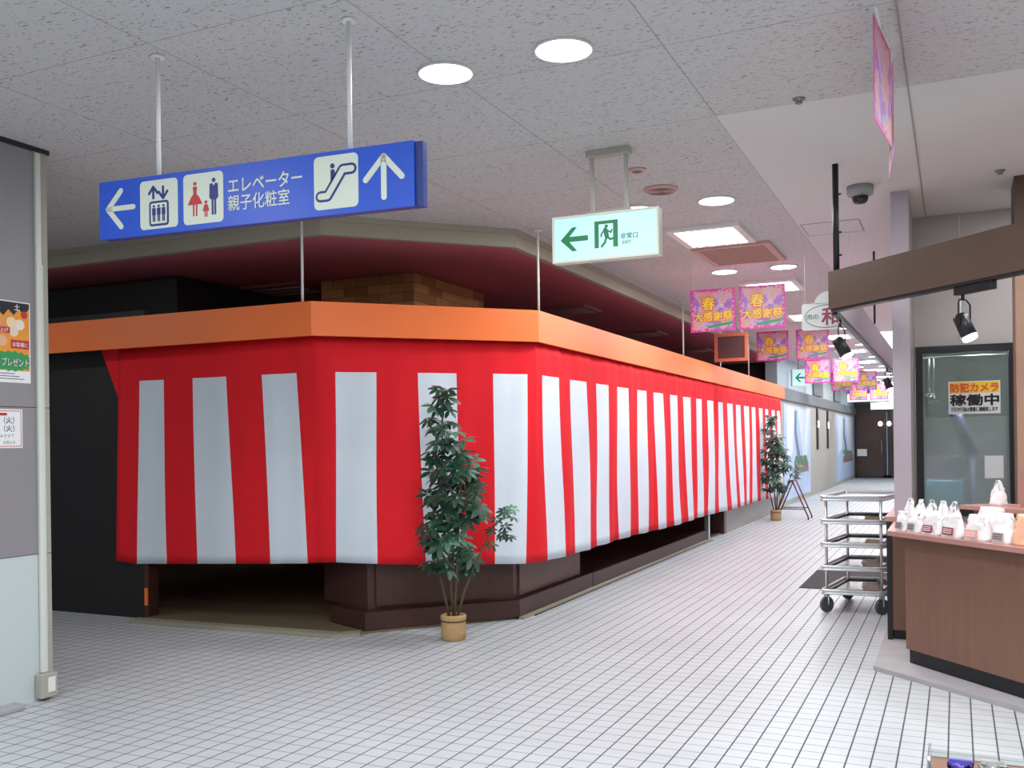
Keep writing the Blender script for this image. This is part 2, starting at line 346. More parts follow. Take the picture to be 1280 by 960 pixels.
# corridor end: left shop front, end wall with doors
b = MB()
wallb = mat('greige_wall', '#aaa79e', .7, noise=.03, nscale=2); slate = mat('slate_fascia', '#6b7478', .6); upperm = mat('pale_upper', '#aebfc6', .5, noise=.05, nscale=1)
b.box(-3.7, 21.3, 0, -3.45, 38, 2.36, wallb); b.box(-3.7, 21.3, 2.36, -3.38, 38, 2.62, slate); b.box(-3.7, 21.0, 2.62, -3.45, 38, CE, upperm)
b.box(-3.45, 26.5, 2.66, -3.40, 28.4, CE, slate); b.box(-3.45, 31.3, 2.66, -3.40, 33, CE, slate)
struct(b.build('wall_far_left'))
b = MB(); b.box(-3.7, 38.1, 2.75, -.3, 38.3, CE, mat('end_wall', '#5d5a60', .7)); b.box(-3.7, 38.1, 0, -3.5, 38.3, 2.75, slate); struct(b.build('wall_end'))
d = MB(); d.box(-3.5, 38.05, 2.45, -.42, 38.15, 2.75, darkframe)
for x in (-3.5, -2.45, -2.3, -1.3): d.box(x, 38.05, 0, x+.12, 38.15, 2.45, darkframe)
d.box(-3.5, 38.05, 0, -.42, 38.15, .1, darkframe)
do = struct(d.build('door_1'))
brownglass = mat('brown_glass', '#4a3a30', .15, noise=.3, nscale=3)
b = MB(); b.box(-3.38, 38.08, .1, -2.45, 38.1, 2.45, brownglass); b.build('door_leaf', do)
b = MB(); b.box(-2.18, 38.08, .1, -1.3, 38.1, 2.45, brownglass); b.build('door_leaf', do)
b = MB(); b.tube([(-2.5, 37.99, .9), (-2.5, 37.99, 1.4)], .015, steel); b.tube([(-2.5, 37.99, 1.0), (-2.5, 38.07, 1.0)], .012, steel); b.tube([(-2.5, 37.99, 1.3), (-2.5, 38.07, 1.3)], .012, steel); b.build('handle', do)
for x in (-2.52, -2.22):  # glowing pendants put in for two lamp reflections in the door glass
    o = thing('lamp_reflection', 'small warm glow put in for a lamp reflection in the far glass doors, %s of the pair' % ('left' if x < -2.4 else 'right'), 'lamp', (x, 37.7, 2.0))
    b = MB(); b.tube([(x, 37.7, 2.08), (x, 37.7, CE)], .006, black); b.build('cord', o)
    b = MB(); b.lathe((x, 37.7, 1.92), [(.02, 0), (.07, .04), (.08, .1), (.05, .16), (.015, .18)], mat('warm_glow', '#ffe8c8', .5, emit=4)); b.build('reflection_glow', o)
b = MB(); Pane((-3.36, 38.04, .82), (1, 0, 0)).rect(b, 0, 0, .34, .26, paper, 0, .01); o = b.build('notice', tag=('white notice stuck on the far left glass door leaf', 'notice'))

# ============================================================ BIG OBJECTS
# fascia of the closed shop
fp = [(-9, 6.0), (-4.5, 6.07), (-3.18, 7.44), (-3.30, 21.0)]
b = MB(); b.strip(fp, 2.345, 2.61, .03, orange); b.strip([(p[0]-.02, p[1]+.03) for p in fp], 2.56, 2.605, .10, orange)
fas = b.build('fascia_board', tag=('long orange fascia board above the striped curtain, bent round the shop corner', 'fascia'))
rods = [((-4.60, 6.10), 'above the corner under the blue sign'), ((-3.19, 7.47), 'second from the left'), ((-3.22, 12.33), 'third from the left'), ((-3.24, 14.6), 'fourth, beside the orange frame'), ((-3.26, 16.9), 'the farthest one along the corridor')]
for (x, y), t in rods:
    b = MB(); b.tube([(x, y, 2.605), (x, y, CE)], .0105, whitem); b.lathe((x, y, CE-.02), [(.03, 0), (.03, .019)], whitem)
    b.build('support_rod', tag=('white rod from orange fascia to ceiling, '+t, 'rod', 'rods over the orange fascia'))
# red and white curtain: control columns (top x,y, bottom x,y, bottom z, white after?)
ctl = []
def cadd(t, bt, z, white): ctl.append((Vector(t), Vector(bt), z, white))
cadd((-6.66, 6.20), (-6.74, 6.23), .50, 0)
for i, (a, c) in enumerate([(-6.42, -6.50), (-6.153, -6.18), (-5.815, -5.86), (-5.462, -5.485), (-5.099, -5.13), (-4.756, -4.785)]):
    cadd((a, 6.20), (c, 6.24+.15*i/6), .48+.012*i, 1-i % 2)
cadd((-4.55, 6.20), (-4.66, 6.385), .55, 0)
F2, F3 = Vector((-4.55, 6.20)), Vector((-3.23, 7.50)); dm = (F3-F2).normalized(); Lm = (F3-F2).length
B1, B2 = Vector((-4.13, 6.48)), Vector((-3.24, 7.30))
cadd(F2+dm*.14, (-4.52, 6.40), .555, 1); cadd(F2+dm*.47, (-4.16, 6.45), .55, 0)
for sp_, wh in ((.81, 1), (1.147, 0), (1.466, 1), (1.774, 0)):
    cadd(F2+dm*sp_, B1.lerp(B2, (sp_-.42)/(1.80-.42)), .53-.03*(sp_-.47), wh)
cadd(F3, (-3.22, 7.46), .485, 0)
ys = [7.64, 8.01, 8.33, 8.72, 9.02, 9.38]; y = 9.38
while y < 20.4: y += .345; ys.append(y)
for i, y in enumerate(ys): cadd((-3.235-.007*(y-7.5)*.9, y), (-3.215-.004*(y-7.5), y-.03), .48-.0105*(y-7.5), 1-i % 2)
cadd((-3.34, ys[-1]+.3), (-3.25, ys[-1]+.1), .34, 0)
b = MB(); b.noflip = True; NS = 5; NZ = 22; cols = []; flags = []
seg_len = 0
for i in range(len(ctl)-1):
    A, B_ = ctl[i], ctl[i+1]
    for k in range(NS):
        f = k/NS; cols.append((A[0].lerp(B_[0], f), A[1].lerp(B_[1], f), A[2]*(1-f)+B_[2]*f)); flags.append(A[3])
cols.append(ctl[-1][:3])
grid = []; arc = 0
for ci, (t, bt, z) in enumerate(cols):
    if ci: arc += (t-cols[ci-1][0]).length
    nb = cols[min(ci+1, len(cols)-1)][0]-cols[max(ci-1, 0)][0]; tg = nb.normalized(); nm = Vector((tg.y, -tg.x)); col_ = []
    corr = 1 if t.y > 7.55 else .45
    for j in range(NZ+1):
        zt = [2.37, 2.25, 2.15, 2.075][j] if j < 4 else 2.075+(z-2.075)*(j-3)/(NZ-3)
        g = (2.37-zt)/(2.37-z); p = t.lerp(bt, min(1, max(0, g*1.05-.05)))
        amp = .014*corr*min(1, .3+g)
        p = p + nm*(amp*math.sin(arc*9+1.3*math.sin(g*2.1+arc*.7)) + .006*math.sin(arc*23+g*3) + (.03*g*g*corr*math.sin(arc*1.7)))
        p = p + tg*(.035*corr*g*math.sin(g*5.2+arc*2.3) if corr == 1 else .006*math.sin(g*4+arc*3))
        col_.append(b.bm.verts.new((p.x, p.y, zt)))
    grid.append(col_)
kr, kw = b.mi(red), b.mi(whitec)
for i in range(len(grid)-1):
    for j in range(NZ):
        f = b.bm.faces.new((grid[i][j], grid[i][j+1], grid[i+1][j+1], grid[i+1][j])); f.smooth = True
        f.material_index = kw if (flags[i] and j >= 3) else kr
f = b.bm.faces.new([b.bm.verts.new(p) for p in ((-6.86, 6.19, 2.37), (-6.665, 6.20, 1.93), (-6.655, 6.20, 2.10), (-6.655, 6.20, 2.37))]); f.material_index = kr
cur = b.build('festive_curtain', tag=('long red and white vertical striped cloth curtain hung under the orange fascia', 'curtain'))
sm = cur.modifiers.new('thick', 'SOLIDIFY'); sm.thickness = .003
# closed counter behind the curtain
b = MB(); b.prism([(-4.75, 6.62), (-4.26, 6.40), (-3.37, 7.40), (-3.37, 9.2), (-4.1, 9.2), (-4.1, 7.7)], .025, .165, plinthm)
o_ct = thing('corner_counter', 'dark brown wooden corner counter under the striped curtain, behind the nearer potted plant', 'counter', (-4.0, 7.2, 0))
b.build('plinth', o_ct)
b = MB(); b.prism([(-4.98, 6.86), (-4.34, 6.56), (-3.45, 7.45), (-3.45, 9.05), (-4.0, 9.05), (-4.0, 7.75), (-4.5, 7.35)], .165, 1.0, darkwood)
b.prism([(-3.449, 7.55), (-3.435, 7.55), (-3.435, 9.0), (-3.449, 9.0)], .18, .98, darkwood2)
b.prism([(-4.28, 6.59), (-4.27, 6.58), (-3.60, 7.25), (-3.61, 7.26)], .19, .98, darkwood)
b.build('body', o_ct)
b = MB(); b.prism([(-5.0, 6.85), (-4.33, 6.52), (-3.41, 7.43), (-3.41, 9.1), (-4.02, 9.1), (-4.02, 7.76), (-4.5, 7.37)], 1.0, 1.03, darkwood2); b.build('top', o_ct)
b = MB(); b.box(-4.6, 9.22, .02, -3.37, 14.1, .16, plinthm); b.build('low_step', tag=('low dark brown wooden step running along the corridor beneath the curtain', 'step'))
b = MB(); b.box(-4.6, 9.25, .16, -4.5, 14.1, .9, darkin); b.build('screen', tag=('dark panel standing behind the low wooden step under the curtain', 'panel'))
b = MB(); b.box(-3.40, 14.12, 0, -3.34, 14.2, 2.3, steel); b.build('metal_post', tag=('slim grey metal post at the end of the low wooden step', 'post'))
b = MB(); b.box(-4.2, 15.25, 0, -3.36, 15.4, 1.2, darkwood); b.box(-3.46, 15.4, 0, -3.36, 20.9, 1.2, mat('grey_counter_panel', '#8d8983', .35, noise=.05)); b.box(-3.47, 15.4, 1.2, -3.34, 20.9, 1.23, steel)
b.build('side_counter', tag=('grey panelled counter front under the far end of the curtain', 'counter'))
# brick pillar inside
b = MB(); b.box(-5.80, 8.0, 0, -4.72, 9.5, 3.155, BRICK); b.build('brick_pillar', tag=('square brick-faced pillar rising behind the orange fascia', 'pillar'))
# unlit fixtures in the maroon ceiling
for i, (x, y, t) in enumerate([(-6.4, 8.2, 'left of the brick pillar'), (-4.4, 11.2, 'right of the brick pillar'), (-4.4, 14.3, 'halfway along the shop'), (-4.4, 17.4, 'farthest along the shop')]):
    b = MB(); b.box(x-.35, y-.3, 3.13, x+.35, y+.3, 3.159, mat('unlit_fixture', '#a06d70', .5), bevel=.006)
    for k in range(3): b.tube([(x-.3, y-.16+.16*k, 3.128), (x+.3, y-.16+.16*k, 3.128)], .013, mat('dead_tube', '#c09a98', .4))
    b.build('ceiling_fixture', tag=('unlit recessed light fixture in the maroon ceiling, '+t, 'light fixture', 'unlit fixtures in the closed shop'))

# ------------------------------------------------------------ blue direction sign
sign = thing('direction_sign', 'long blue hanging direction sign with arrows, pictograms and white Japanese lettering', 'sign', (-2.82, 3.34, 2.47))
SL = Vector((-3.632, 3.28, 2.473)); SR = Vector((-1.998, 3.40, 2.473)); P_ = Pane(SL, SR-SL); WS = (SR-SL).length; HS = .268
b = MB(); P_.rect(b, 0, 0, WS, HS, blue, -.012, 0); b.build('front_panel', sign)
b = MB(); P_.rect(b, .02, .0, WS+.035, HS-.002, bluedark, -.05, -.013); b.build('back_panel', sign)
b = MB(); P_.line(b, [(.200, .138), (.055, .138)], .024, signw); P_.line(b, [(.128, .218), (.052, .138), (.128, .052)], .026, signw); b.build('left_arrow', sign)
b = MB(); P_.line(b, [(1.5, .05), (1.5, .215)], .026, signw); P_.line(b, [(1.415, .128), (1.5, .218), (1.583, .128)], .026, signw); b.build('up_arrow', sign)
b = MB(); P_.rect(b, .24, .024, .452, .246, signw, r=.02)
W0, W1 = .002, .003
def arrow(cx, y0, y1):
    P_.line(b, [(cx, y0), (cx, y1)], .012, bluedark, W0, W1, False); s_ = 1 if y1 > y0 else -1
    P_.line(b, [(cx-.024, y1-s_*.03), (cx, y1), (cx+.024, y1-s_*.03)], .012, bluedark, W0, W1)
arrow(.316, .160, .216); arrow(.371, .216, .160)
P_.rect(b, .292, .036, .402, .150, bluedark, W0, W1, r=.014); P_.rect(b, .302, .046, .392, .140, signw, W1, W1+.001, r=.006)
for cx in (.320, .347, .374):
    P_.disc(b, cx, .126, .006, bluedark, W1, W1+.002); P_.rect(b, cx-.010, .086, cx+.010, .118, bluedark, W1, W1+.002)
    P_.rect(b, cx-.007, .056, cx-.001, .086, bluedark, W1, W1+.002); P_.rect(b, cx+.001, .056, cx+.007, .086, bluedark, W1, W1+.002)
b.build('elevator_pictogram', sign)
b = MB(); P_.rect(b, .484, .024, .70, .250, signw, r=.02)
cx = .548
P_.disc(b, cx, .205, .009, signred, W0, W1); P_.poly(b, [(cx-.012, .192), (cx+.012, .192), (cx+.008, .160), (cx+.022, .145), (cx+.040, .112), (cx-.040, .112), (cx-.022, .145), (cx-.008, .160)], signred, W0, W1)
P_.rect(b, cx-.012, .06, cx-.004, .112, signred, W0, W1); P_.rect(b, cx+.004, .06, cx+.012, .112, signred, W0, W1)
cx = .607
P_.disc(b, cx, .118, .008, signred, W0, W1); P_.poly(b, [(cx-.008, .108), (cx+.008, .108), (cx+.018, .078), (cx-.018, .078)], signred, W0, W1); P_.rect(b, cx-.008, .052, cx-.002, .08, signred, W0, W1); P_.rect(b, cx+.002, .052, cx+.008, .08, signred, W0, W1)
cx = .650
P_.disc(b, cx, .212, .010, bluedark, W0, W1); P_.poly(b, [(cx-.022, .196), (cx-.008, .199), (cx, .186), (cx+.008, .199), (cx+.022, .196), (cx+.024, .135), (cx+.013, .125), (cx-.013, .125), (cx-.024, .135)], bluedark, W0, W1)
P_.rect(b, cx-.012, .058, cx-.002, .126, bluedark, W0, W1); P_.rect(b, cx+.002, .058, cx+.012, .126, bluedark, W0, W1)
b.build('family_restroom_pictogram', sign)
b = MB(); P_.text(b, 'エレベーター', .727, .148, .075, signw, bold=.014, width=.38); P_.text(b, '親子化粧室', .725, .071, .074, signw, bold=.010, width=.318); b.build('lettering', sign)
b = MB(); P_.rect(b, 1.166, .024, 1.38, .250, signw, r=.022)
P_.line(b, [(1.197, .080), (1.232, .080), (1.307, .185), (1.350, .185)], .048, bluedark, W0, W1); P_.line(b, [(1.197, .080), (1.232, .080), (1.307, .185), (1.350, .185)], .027, signw, W1, W1+.001)
P_.disc(b, 1.257, .205, .011, bluedark, W0, W1); P_.poly(b, [(1.248, .190), (1.266, .190), (1.272, .165), (1.262, .135), (1.248, .115)], bluedark, W0, W1)
b.build('escalator_pictogram', sign)
for u in (.322, 1.325):
    q = P_.p(u, HS, -.03); b = MB(); b.tube([(q.x, q.y, q.z-.01), (q.x, q.y, CE)], .0105, whitem); b.lathe((q.x, q.y, CE-.012), [(.03, 0), (.03, .011)], whitem); b.build('hanging_rod', sign)

# ------------------------------------------------------------ exit signs
exitglow = mat('exit_face', '#b4dfe0', .4, emit=.42); exitg = mat('exit_green', '#067a4a', .5, emit=.08)
framew = mat('exit_frame', '#dcdccb', .5)
def exit_sign(loc, wd, ht, rot, label, posts, top, full=True):
    t = thing('exit_sign', label, 'exit sign', loc, 'lit exit signs'); c, s_ = math.cos(rot), math.sin(rot)
    Q = Pane(Vector(loc)-Vector((c, s_, 0))*wd/2, (c, s_, 0))
    b = MB(); Q.rect(b, -.012, -.012, wd+.012, ht+.012, framew, -.075, -.004); Q.rect(b, -.012, -.012, wd+.012, 0, framew, -.005, .006); Q.rect(b, -.012, ht, wd+.012, ht+.012, framew, -.005, .006)
    Q.rect(b, -.012, 0, 0, ht, framew, -.005, .006); Q.rect(b, wd, 0, wd+.012, ht, framew, -.005, .006); b.build('housing', t)
    b = MB(); Q.rect(b, 0, 0, wd, ht, exitglow, -.004, 0); b.build('lit_face', t)
    b = MB(); s1 = ht/.28
    def S(l): return [(x*s1, y*s1) for x, y in l]
    Q.poly(b, S([(.045, .135), (.125, .215), (.158, .215), (.105, .155), (.235, .155), (.235, .122), (.105, .122), (.158, .060), (.125, .060)]), exitg); b.build('arrow', t)
    if full:
        b = MB(); Q.rect(b, .265, .060, .415, .225, exitg, 0, .001); Q.poly(b, [(.293, .060), (.385, .060), (.385, .205), (.293, .205)], exitglow, .001, .0015)
        w0, w1 = .0015, .0025
        Q.disc(b, .342, .190, .011, exitg, w0, w1); Q.line(b, [(.335, .168), (.345, .130)], .028, exitg, w0, w1)
        Q.line(b, [(.345, .125), (.368, .108), (.385, .112)], .013, exitg, w0, w1); Q.line(b, [(.342, .122), (.332, .090), (.312, .068)], .014, exitg, w0, w1)
        Q.line(b, [(.345, .165), (.370, .150), (.378, .165)], .010, exitg, w0, w1); Q.line(b, [(.330, .165), (.312, .148), (.308, .130)], .010, exitg, w0, w1)
        b.build('running_figure', t)
        b = MB(); Q.text(b, '非常口', .432, .105, .038, exitg, w1=.001, bold=.02); Q.text(b, 'EXIT', .445, .072, .028, exitg, w1=.001, bold=.02); b.build('lettering', t)
    for u in posts:
        q = Q.p(u, ht, -.04); b = MB(); b.box(q.x-.011, q.y-.011, q.z, q.x+.011, q.y+.011, top, beigem); b.build('post', t)
    if posts:
        a, z = Q.p(posts[0], 0, -.04), Q.p(posts[-1], 0, -.04); b = MB(); b.box(a.x-.03, a.y-.035, top, z.x+.03, a.y+.035, CE, beigem, bevel=.004); b.build('ceiling_bracket', t)
        b = MB(); m_ = Q.p(0, ht+.012, -.04); b.box(a.x-.03, a.y-.02, m_.z, z.x+.03, a.y+.02, m_.z+.02, beigem); b.build('top_plate', t)
    return t
exit_sign((-1.945, 5.6, 2.63), .66, .265, .02, 'lit green and white exit sign hanging on two posts, arrow pointing left', (.24, .46), CE-.04)
exit_sign((-3.20, 22.4, 2.70), .30, .36, .5, 'small lit exit sign far down the corridor above the slate fascia', (.15,), CE-.04, False)

# ------------------------------------------------------------ ceiling lights and fittings
def area(parent, loc, size, power, sy=None, colr=(.96, .98, 1)):
    l = bpy.data.lights.new('lamp_light', 'AREA'); l.energy = power; l.color = colr
    if sy: l.shape = 'RECTANGLE'; l.size = size; l.size_y = sy
    else: l.shape = 'DISK'; l.size = size
    o = bpy.data.objects.new('lamp_light', l); COL.objects.link(o); o.parent = parent; o.matrix_basis = world_inv(parent) @ Matrix.Translation(loc); return o
rowname = ['nearest', 'second nearest', 'third nearest', 'fourth nearest', 'fifth nearest', 'sixth nearest', 'seventh nearest', 'eighth nearest', 'ninth nearest', 'tenth nearest', 'farthest']
dl0 = None
for k in range(-3, 11):
    for x, sd in ((-2.225, 'left'), (-1.61, 'right')):
        y = 4.1+3.09*k
        if k >= 0: lab = 'round white recessed downlight, %s of the %s pair over the corridor' % (sd, rowname[k])
        else: lab = 'round white recessed downlight in the ceiling behind the camera'
        if dl0 is None:
            dl0 = thing('downlight', lab, 'ceiling light', (x, y, CE), 'round downlights')
            b = MB(); b.lathe((x, y, CE-.012), [(.128, 0), (.137, .0), (.137, .0119), (.128, .0119)], whitem, n=40, ring=True); b.build('rim', dl0)
            b = MB(); b.lathe((x, y, CE-.010), [(.127, 0), (.127, .008)], lampE, n=40); b.build('diffuser', dl0)
            area(dl0, (x, y, CE-.02), .25, DOWN_W)
        else: dup(dl0, (x, y, CE), label=lab)
fl0 = None
for k in range(0, 9):
    y = 8.36+3.09*k; x = -1.915; lab = 'square fluorescent ceiling light with bare tubes, %s one over the corridor' % rowname[k]
    if fl0 is None:
        fl0 = thing('fluorescent_light', lab, 'ceiling light', (x, y, CE), 'square fluorescent lights')
        b = MB(); 
        for q in ((-.31, -.39, .31, -.33), (-.31, .33, .31, .39), (-.31, -.33, -.25, .33), (.25, -.33, .31, .33)): b.box(x+q[0], y+q[1], CE-.035, x+q[2], y+q[3], CE-.001, whitem)
        b.build('frame', fl0)
        b = MB(); b.box(x-.25, y-.33, CE-.012, x+.25, y+.33, CE-.002, fluoE); b.build('reflector', fl0)
        for j in range(4): b = MB(); xx = x-.18+.12*j; b.tube([(xx, y-.32, CE-.027), (xx, y+.32, CE-.027)], .014, fluoE); b.build('tube', fl0)
        area(fl0, (x, y, CE-.05), .5, FLUO_W, .66)
    else: dup(fl0, (x, y, CE), label=lab)
# unseen downlights added to brighten the curtain, near floor and bakery wall
for x, y in ((-7.5, -3), (-7.5, 1), (-7.8, 4.2), (1.2, -3), (1.0, .5), (.2, 1.6), (.3, -.4), (1.1, 2.6), (1.2, 3.9), (-4.2, .8), (-3.6, -1.0), (.95, 6.0), (1.9, 6.2), (.95, 7.6)):
    dup(dl0, (x, y, CE), label='unseen added downlight brightening the scene from outside the picture', group='added downlights outside the picture')
for o in COL.objects:      # added lamps beside the camera, boosted to lift floor and curtain
    if o.type == 'EMPTY' and o.get('group') == 'added downlights outside the picture' and (o.location.x > 0 or -5 < o.location.x) and o.location.y < 5:
        for c in o.children:
            if c.type == 'LIGHT': c.data = c.data.copy(); c.data.energy = DOWN_W*1.7
b = MB(); x0, y0 = -2.23, 8.86
b.box(x0, y0, CE-.03, x0+.72, y0+.06, CE-.001, salmon); b.box(x0, y0+.9, CE-.03, x0+.72, y0+.96, CE-.001, salmon); b.box(x0, y0+.06, CE-.03, x0+.06, y0+.9, CE-.001, salmon); b.box(x0+.66, y0+.06, CE-.03, x0+.72, y0+.9, CE-.001, salmon)
for k in range(14): b.box(x0+.06, y0+.085+.058*k, CE-.024, x0+.66, y0+.10+.058*k, CE-.001, salmon)
b.build('air_grille', tag=('square salmon-tinted air grille in the ceiling behind the nearest fluorescent light', 'air grille'))
b = MB(); b.lathe((-1.895, 6.69, CE-.02), [(.10, 0), (.125, .012), (.125, .0199)], salmon, n=32)
for k in range(5): b.lathe((-1.895, 6.69, CE-.023), [(.02+.018*k, 0), (.024+.018*k, 0), (.024+.018*k, .004), (.02+.018*k, .004)], mat('grille_dark', '#8d716b', .8), n=24, ring=True)
b.build('ceiling_speaker', tag=('larger round brownish speaker in the ceiling behind the exit sign', 'speaker'))
b = MB(); b.lathe((-1.90, 6.14, CE-.015), [(.05, 0), (.062, .006), (.062, .0149)], salmon, n=28); b.lathe((-1.90, 6.14, CE-.018), [(.03, 0), (.036, .004)], mat('grille_dark', '#8d716b', .8)); b.build('smoke_detector', tag=('small round brownish detector in the ceiling just behind the exit sign bracket', 'smoke detector'))
for x, y, t in ((-.733, 5.26, 'beside the edge of the smooth ceiling'), (.292, 7.3, 'above the shop window wall'), (-2.436, 7.396, 'left of the fluorescent light')):
    b = MB(); b.lathe((x, y, CE-.03), [(.012, 0), (.02, .006), (.012, .016), (.03, .022), (.034, .0299)], mat('sprinkler', '#8f8a86', .35, metal=.6), n=20); b.build('sprinkler_head', tag=('small metal sprinkler head in the ceiling '+t, 'sprinkler', 'ceiling sprinklers'))
b = MB(); q = mat('hatch_joint', '#a29c97', .7)
for a in ((-1.17, 8.36, -.70, 8.368), (-1.17, 8.852, -.70, 8.86), (-1.17, 8.36, -1.162, 8.86), (-.708, 8.36, -.70, 8.86)): b.box(a[0], a[1], CE-.004, a[2], a[3], CE-.0005, q)
b.box(-1.160, 8.37, CE-.003, -.71, 8.85, CE-.0005, smooth_white); b.build('access_hatch', tag=('square flush access hatch in the smooth white ceiling by the dome camera', 'hatch'))
b = MB(); b.box(-.207, 3.6, CE-.006, -.199, 8.54, CE, mat('raceway', '#a89d92', .6)); b.build('ceiling_cable', tag=('thin beige cable strip running along the ceiling towards the grey pillar', 'cable'))
# dome camera
dc = thing('dome_camera', 'grey ceiling dome security camera with dark lens ball beside the black rod', 'security camera', (-.602, 7.29, CE))
b = MB(); b.lathe((-.602, 7.29, CE-.075), [(.065, 0), (.085, .01), (.092, .03), (.092, .0749)], mat('cam_grey', '#9aa0a0', .45), n=36); b.build('housing', dc)
b = MB(); b.lathe((-.602, 7.29, CE-.13), [(.005, 0), (.03, .004), (.048, .018), (.056, .04), (.056, .06)], mat('dark_dome', '#22252c', .12), n=32); b.build('dome', dc)
b = MB(); b.tube([(-.575, 7.22, CE-.1), (-.565, 7.195, CE-.125)], .018, black); b.build('lens', dc)

# ------------------------------------------------------------ poster banners
def mat_poster():
    m = bpy.data.materials.new('festival_print'); m.use_nodes = True; nt = m.node_tree; b = nt.nodes['Principled BSDF']
    tc = nd(nt, 'ShaderNodeTexCoord'); n = nd(nt, 'ShaderNodeTexNoise'); n.inputs['Scale'].default_value = 7; n.inputs['Detail'].default_value = 2; nt.links.new(tc.outputs['Object'], n.inputs['Vector'])
    r = nd(nt, 'ShaderNodeValToRGB'); cr = r.color_ramp; cr.elements[0].position = .3; cr.elements[0].color = lin('#b8449a'); cr.elements[1].position = .7; cr.elements[1].color = lin('#d98aa8')
    e = cr.elements.new(.43); e.color = lin('#9878c8'); e = cr.elements.new(.5); e.color = lin('#d0a4c0'); e = cr.elements.new(.58); e.color = lin('#d89a80')
    nt.links.new(n.outputs['Fac'], r.inputs[0]); b.inputs['Roughness'].default_value = .4
    sp = nd(nt, 'ShaderNodeSeparateXYZ'); nt.links.new(tc.outputs['Object'], sp.inputs[0])      # magenta petals printed along the border
    ex = mth(nt, 'MULTIPLY', mth(nt, 'ABSOLUTE', sp.outputs[0]), 4.0); ez = mth(nt, 'MULTIPLY', mth(nt, 'ABSOLUTE', mth(nt, 'ADD', sp.outputs[2], .2375)), 4.2); e_ = mth(nt, 'MAXIMUM', ex, ez)
    vo = nd(nt, 'ShaderNodeTexVoronoi'); vo.inputs['Scale'].default_value = 34; nt.links.new(tc.outputs['Object'], vo.inputs['Vector'])
    msk = mth(nt, 'GREATER_THAN', mth(nt, 'SUBTRACT', mth(nt, 'MULTIPLY', mth(nt, 'SUBTRACT', e_, .74), 3.4), vo.outputs['Distance']), 0)
    mx = nd(nt, 'ShaderNodeMix', data_type='RGBA'); nt.links.new(msk, mx.inputs[0]); nt.links.new(r.outputs[0], mx.inputs[6]); mx.inputs[7].default_value = lin('#d6339a'); nt.links.new(mx.outputs[2], b.inputs['Base Color'])
    return m
POSTER = mat_poster(); ylw = mat('print_yellow', '#f7d23a', .4); rdp = mat('print_red', '#c8202c', .4); grp = mat('print_green', '#2e9a52', .4); mag = mat('print_magenta', '#d6339a', .4)
PW, PH = .50, .475
def poster_at(loc, rot, label, bothsides=False):
    t = thing('festival_banner', label, 'banner', (0, 0, 0), 'pink spring sale banners')
    Q = Pane((-PW/2, 0, -PH), (1, 0, 0))
    b = MB(); b.local = True; Q.rect(b, 0, 0, PW, PH, POSTER, -.002, 0); b.build('sheet', t)
    b = MB(); b.local = True
    for m_, bo, w1 in ((rdp, .07, .0015), (ylw, .025, .003)):
        Q.text(b, '春', .13, .255, .155, m_, w1=w1, bold=bo); Q.text(b, 'の', .33, .262, .055, m_ if m_ is not ylw else paper, w1=w1, bold=bo*.8)
        Q.text(b, '大感謝祭', .04, .125, .115, m_, w1=w1, bold=bo, width=.43)
    b.build('lettering', t)
    b = MB(); b.local = True; Q.poly(b, [(.19, .035), (.47, .075), (.47, .105), (.19, .065)], grp, 0, .0012); b.build('green_ribbon', t)
    for u in (.03, PW-.03):
        b = MB(); b.local = True; b.tube([Q.p(u, PH-.01), Q.p(u, PH+.6)], .0015, whitem, n=5); b.build('string', t)
    t.location = loc; t.rotation_euler = (0, 0, rot); return t
def fixstrings(t, z):       # strings end at the ceiling
    L = (CE-z)/(.91 if z < 3.05 else 1)
    for c in t.children:
        if c.name.startswith('string'):
            c.data = c.data.copy()
            for v in c.data.vertices:
                if v.co.z > .1: v.co.z = L
rows = [(9.7, 3.03, (-2.225, -1.735), ('nearest pair, left one', 'nearest pair, right one')),
        (15.8, 3.235, (-2.665, -2.045), ('second pair, left one', 'second pair, right one')),
        (20.3, 3.10, (-2.535, -1.99), ('third pair, left one', 'third pair, right one')),
        (25.5, 3.17, (-2.60, -2.02), ('fourth pair, left one', 'fourth pair, right one')),
        (29.6, 3.07, (-2.56, -2.0), ('farthest pair, left one', 'farthest pair, right one'))]
p0 = None
for y, z, xs, labs in rows:
    for x, l in zip(xs, labs):
        lab = 'square pink spring sale banner with yellow lettering, '+l+' over the corridor'
        if p0 is None: p0 = poster_at((x, y, z), 0, lab); q = p0
        else: q = dup(p0, (x, y, z), label=lab)
        fixstrings(q, z)
        q.scale = (.91,)*3 if y < 10 else (1,)*3
for y, l in ((4.42, 'nearer half'), (4.98, 'farther half')):
    q = dup(p0, (-.268, y, 3.235), math.radians(265 if y < 4.6 else 276), label='pink sale banner seen edge-on near the camera, '+l+' of the twisted pair'); fixstrings(q, 3.235)
# hanging rail of the edge-on pair
b = MB(); b.tube([(-.275, 4.16, 3.245), (-.262, 5.25, 3.245)], .006, whitem); b.tube([(-.272, 4.5, 3.245), (-.272, 4.5, CE)], .0012, ink, n=5); b.tube([(-.264, 5.1, 3.245), (-.264, 5.1, CE)], .0012, ink, n=5)
b.build('banner_rail', tag=('thin white rail carrying the edge-on pink banners near the camera', 'rail'))

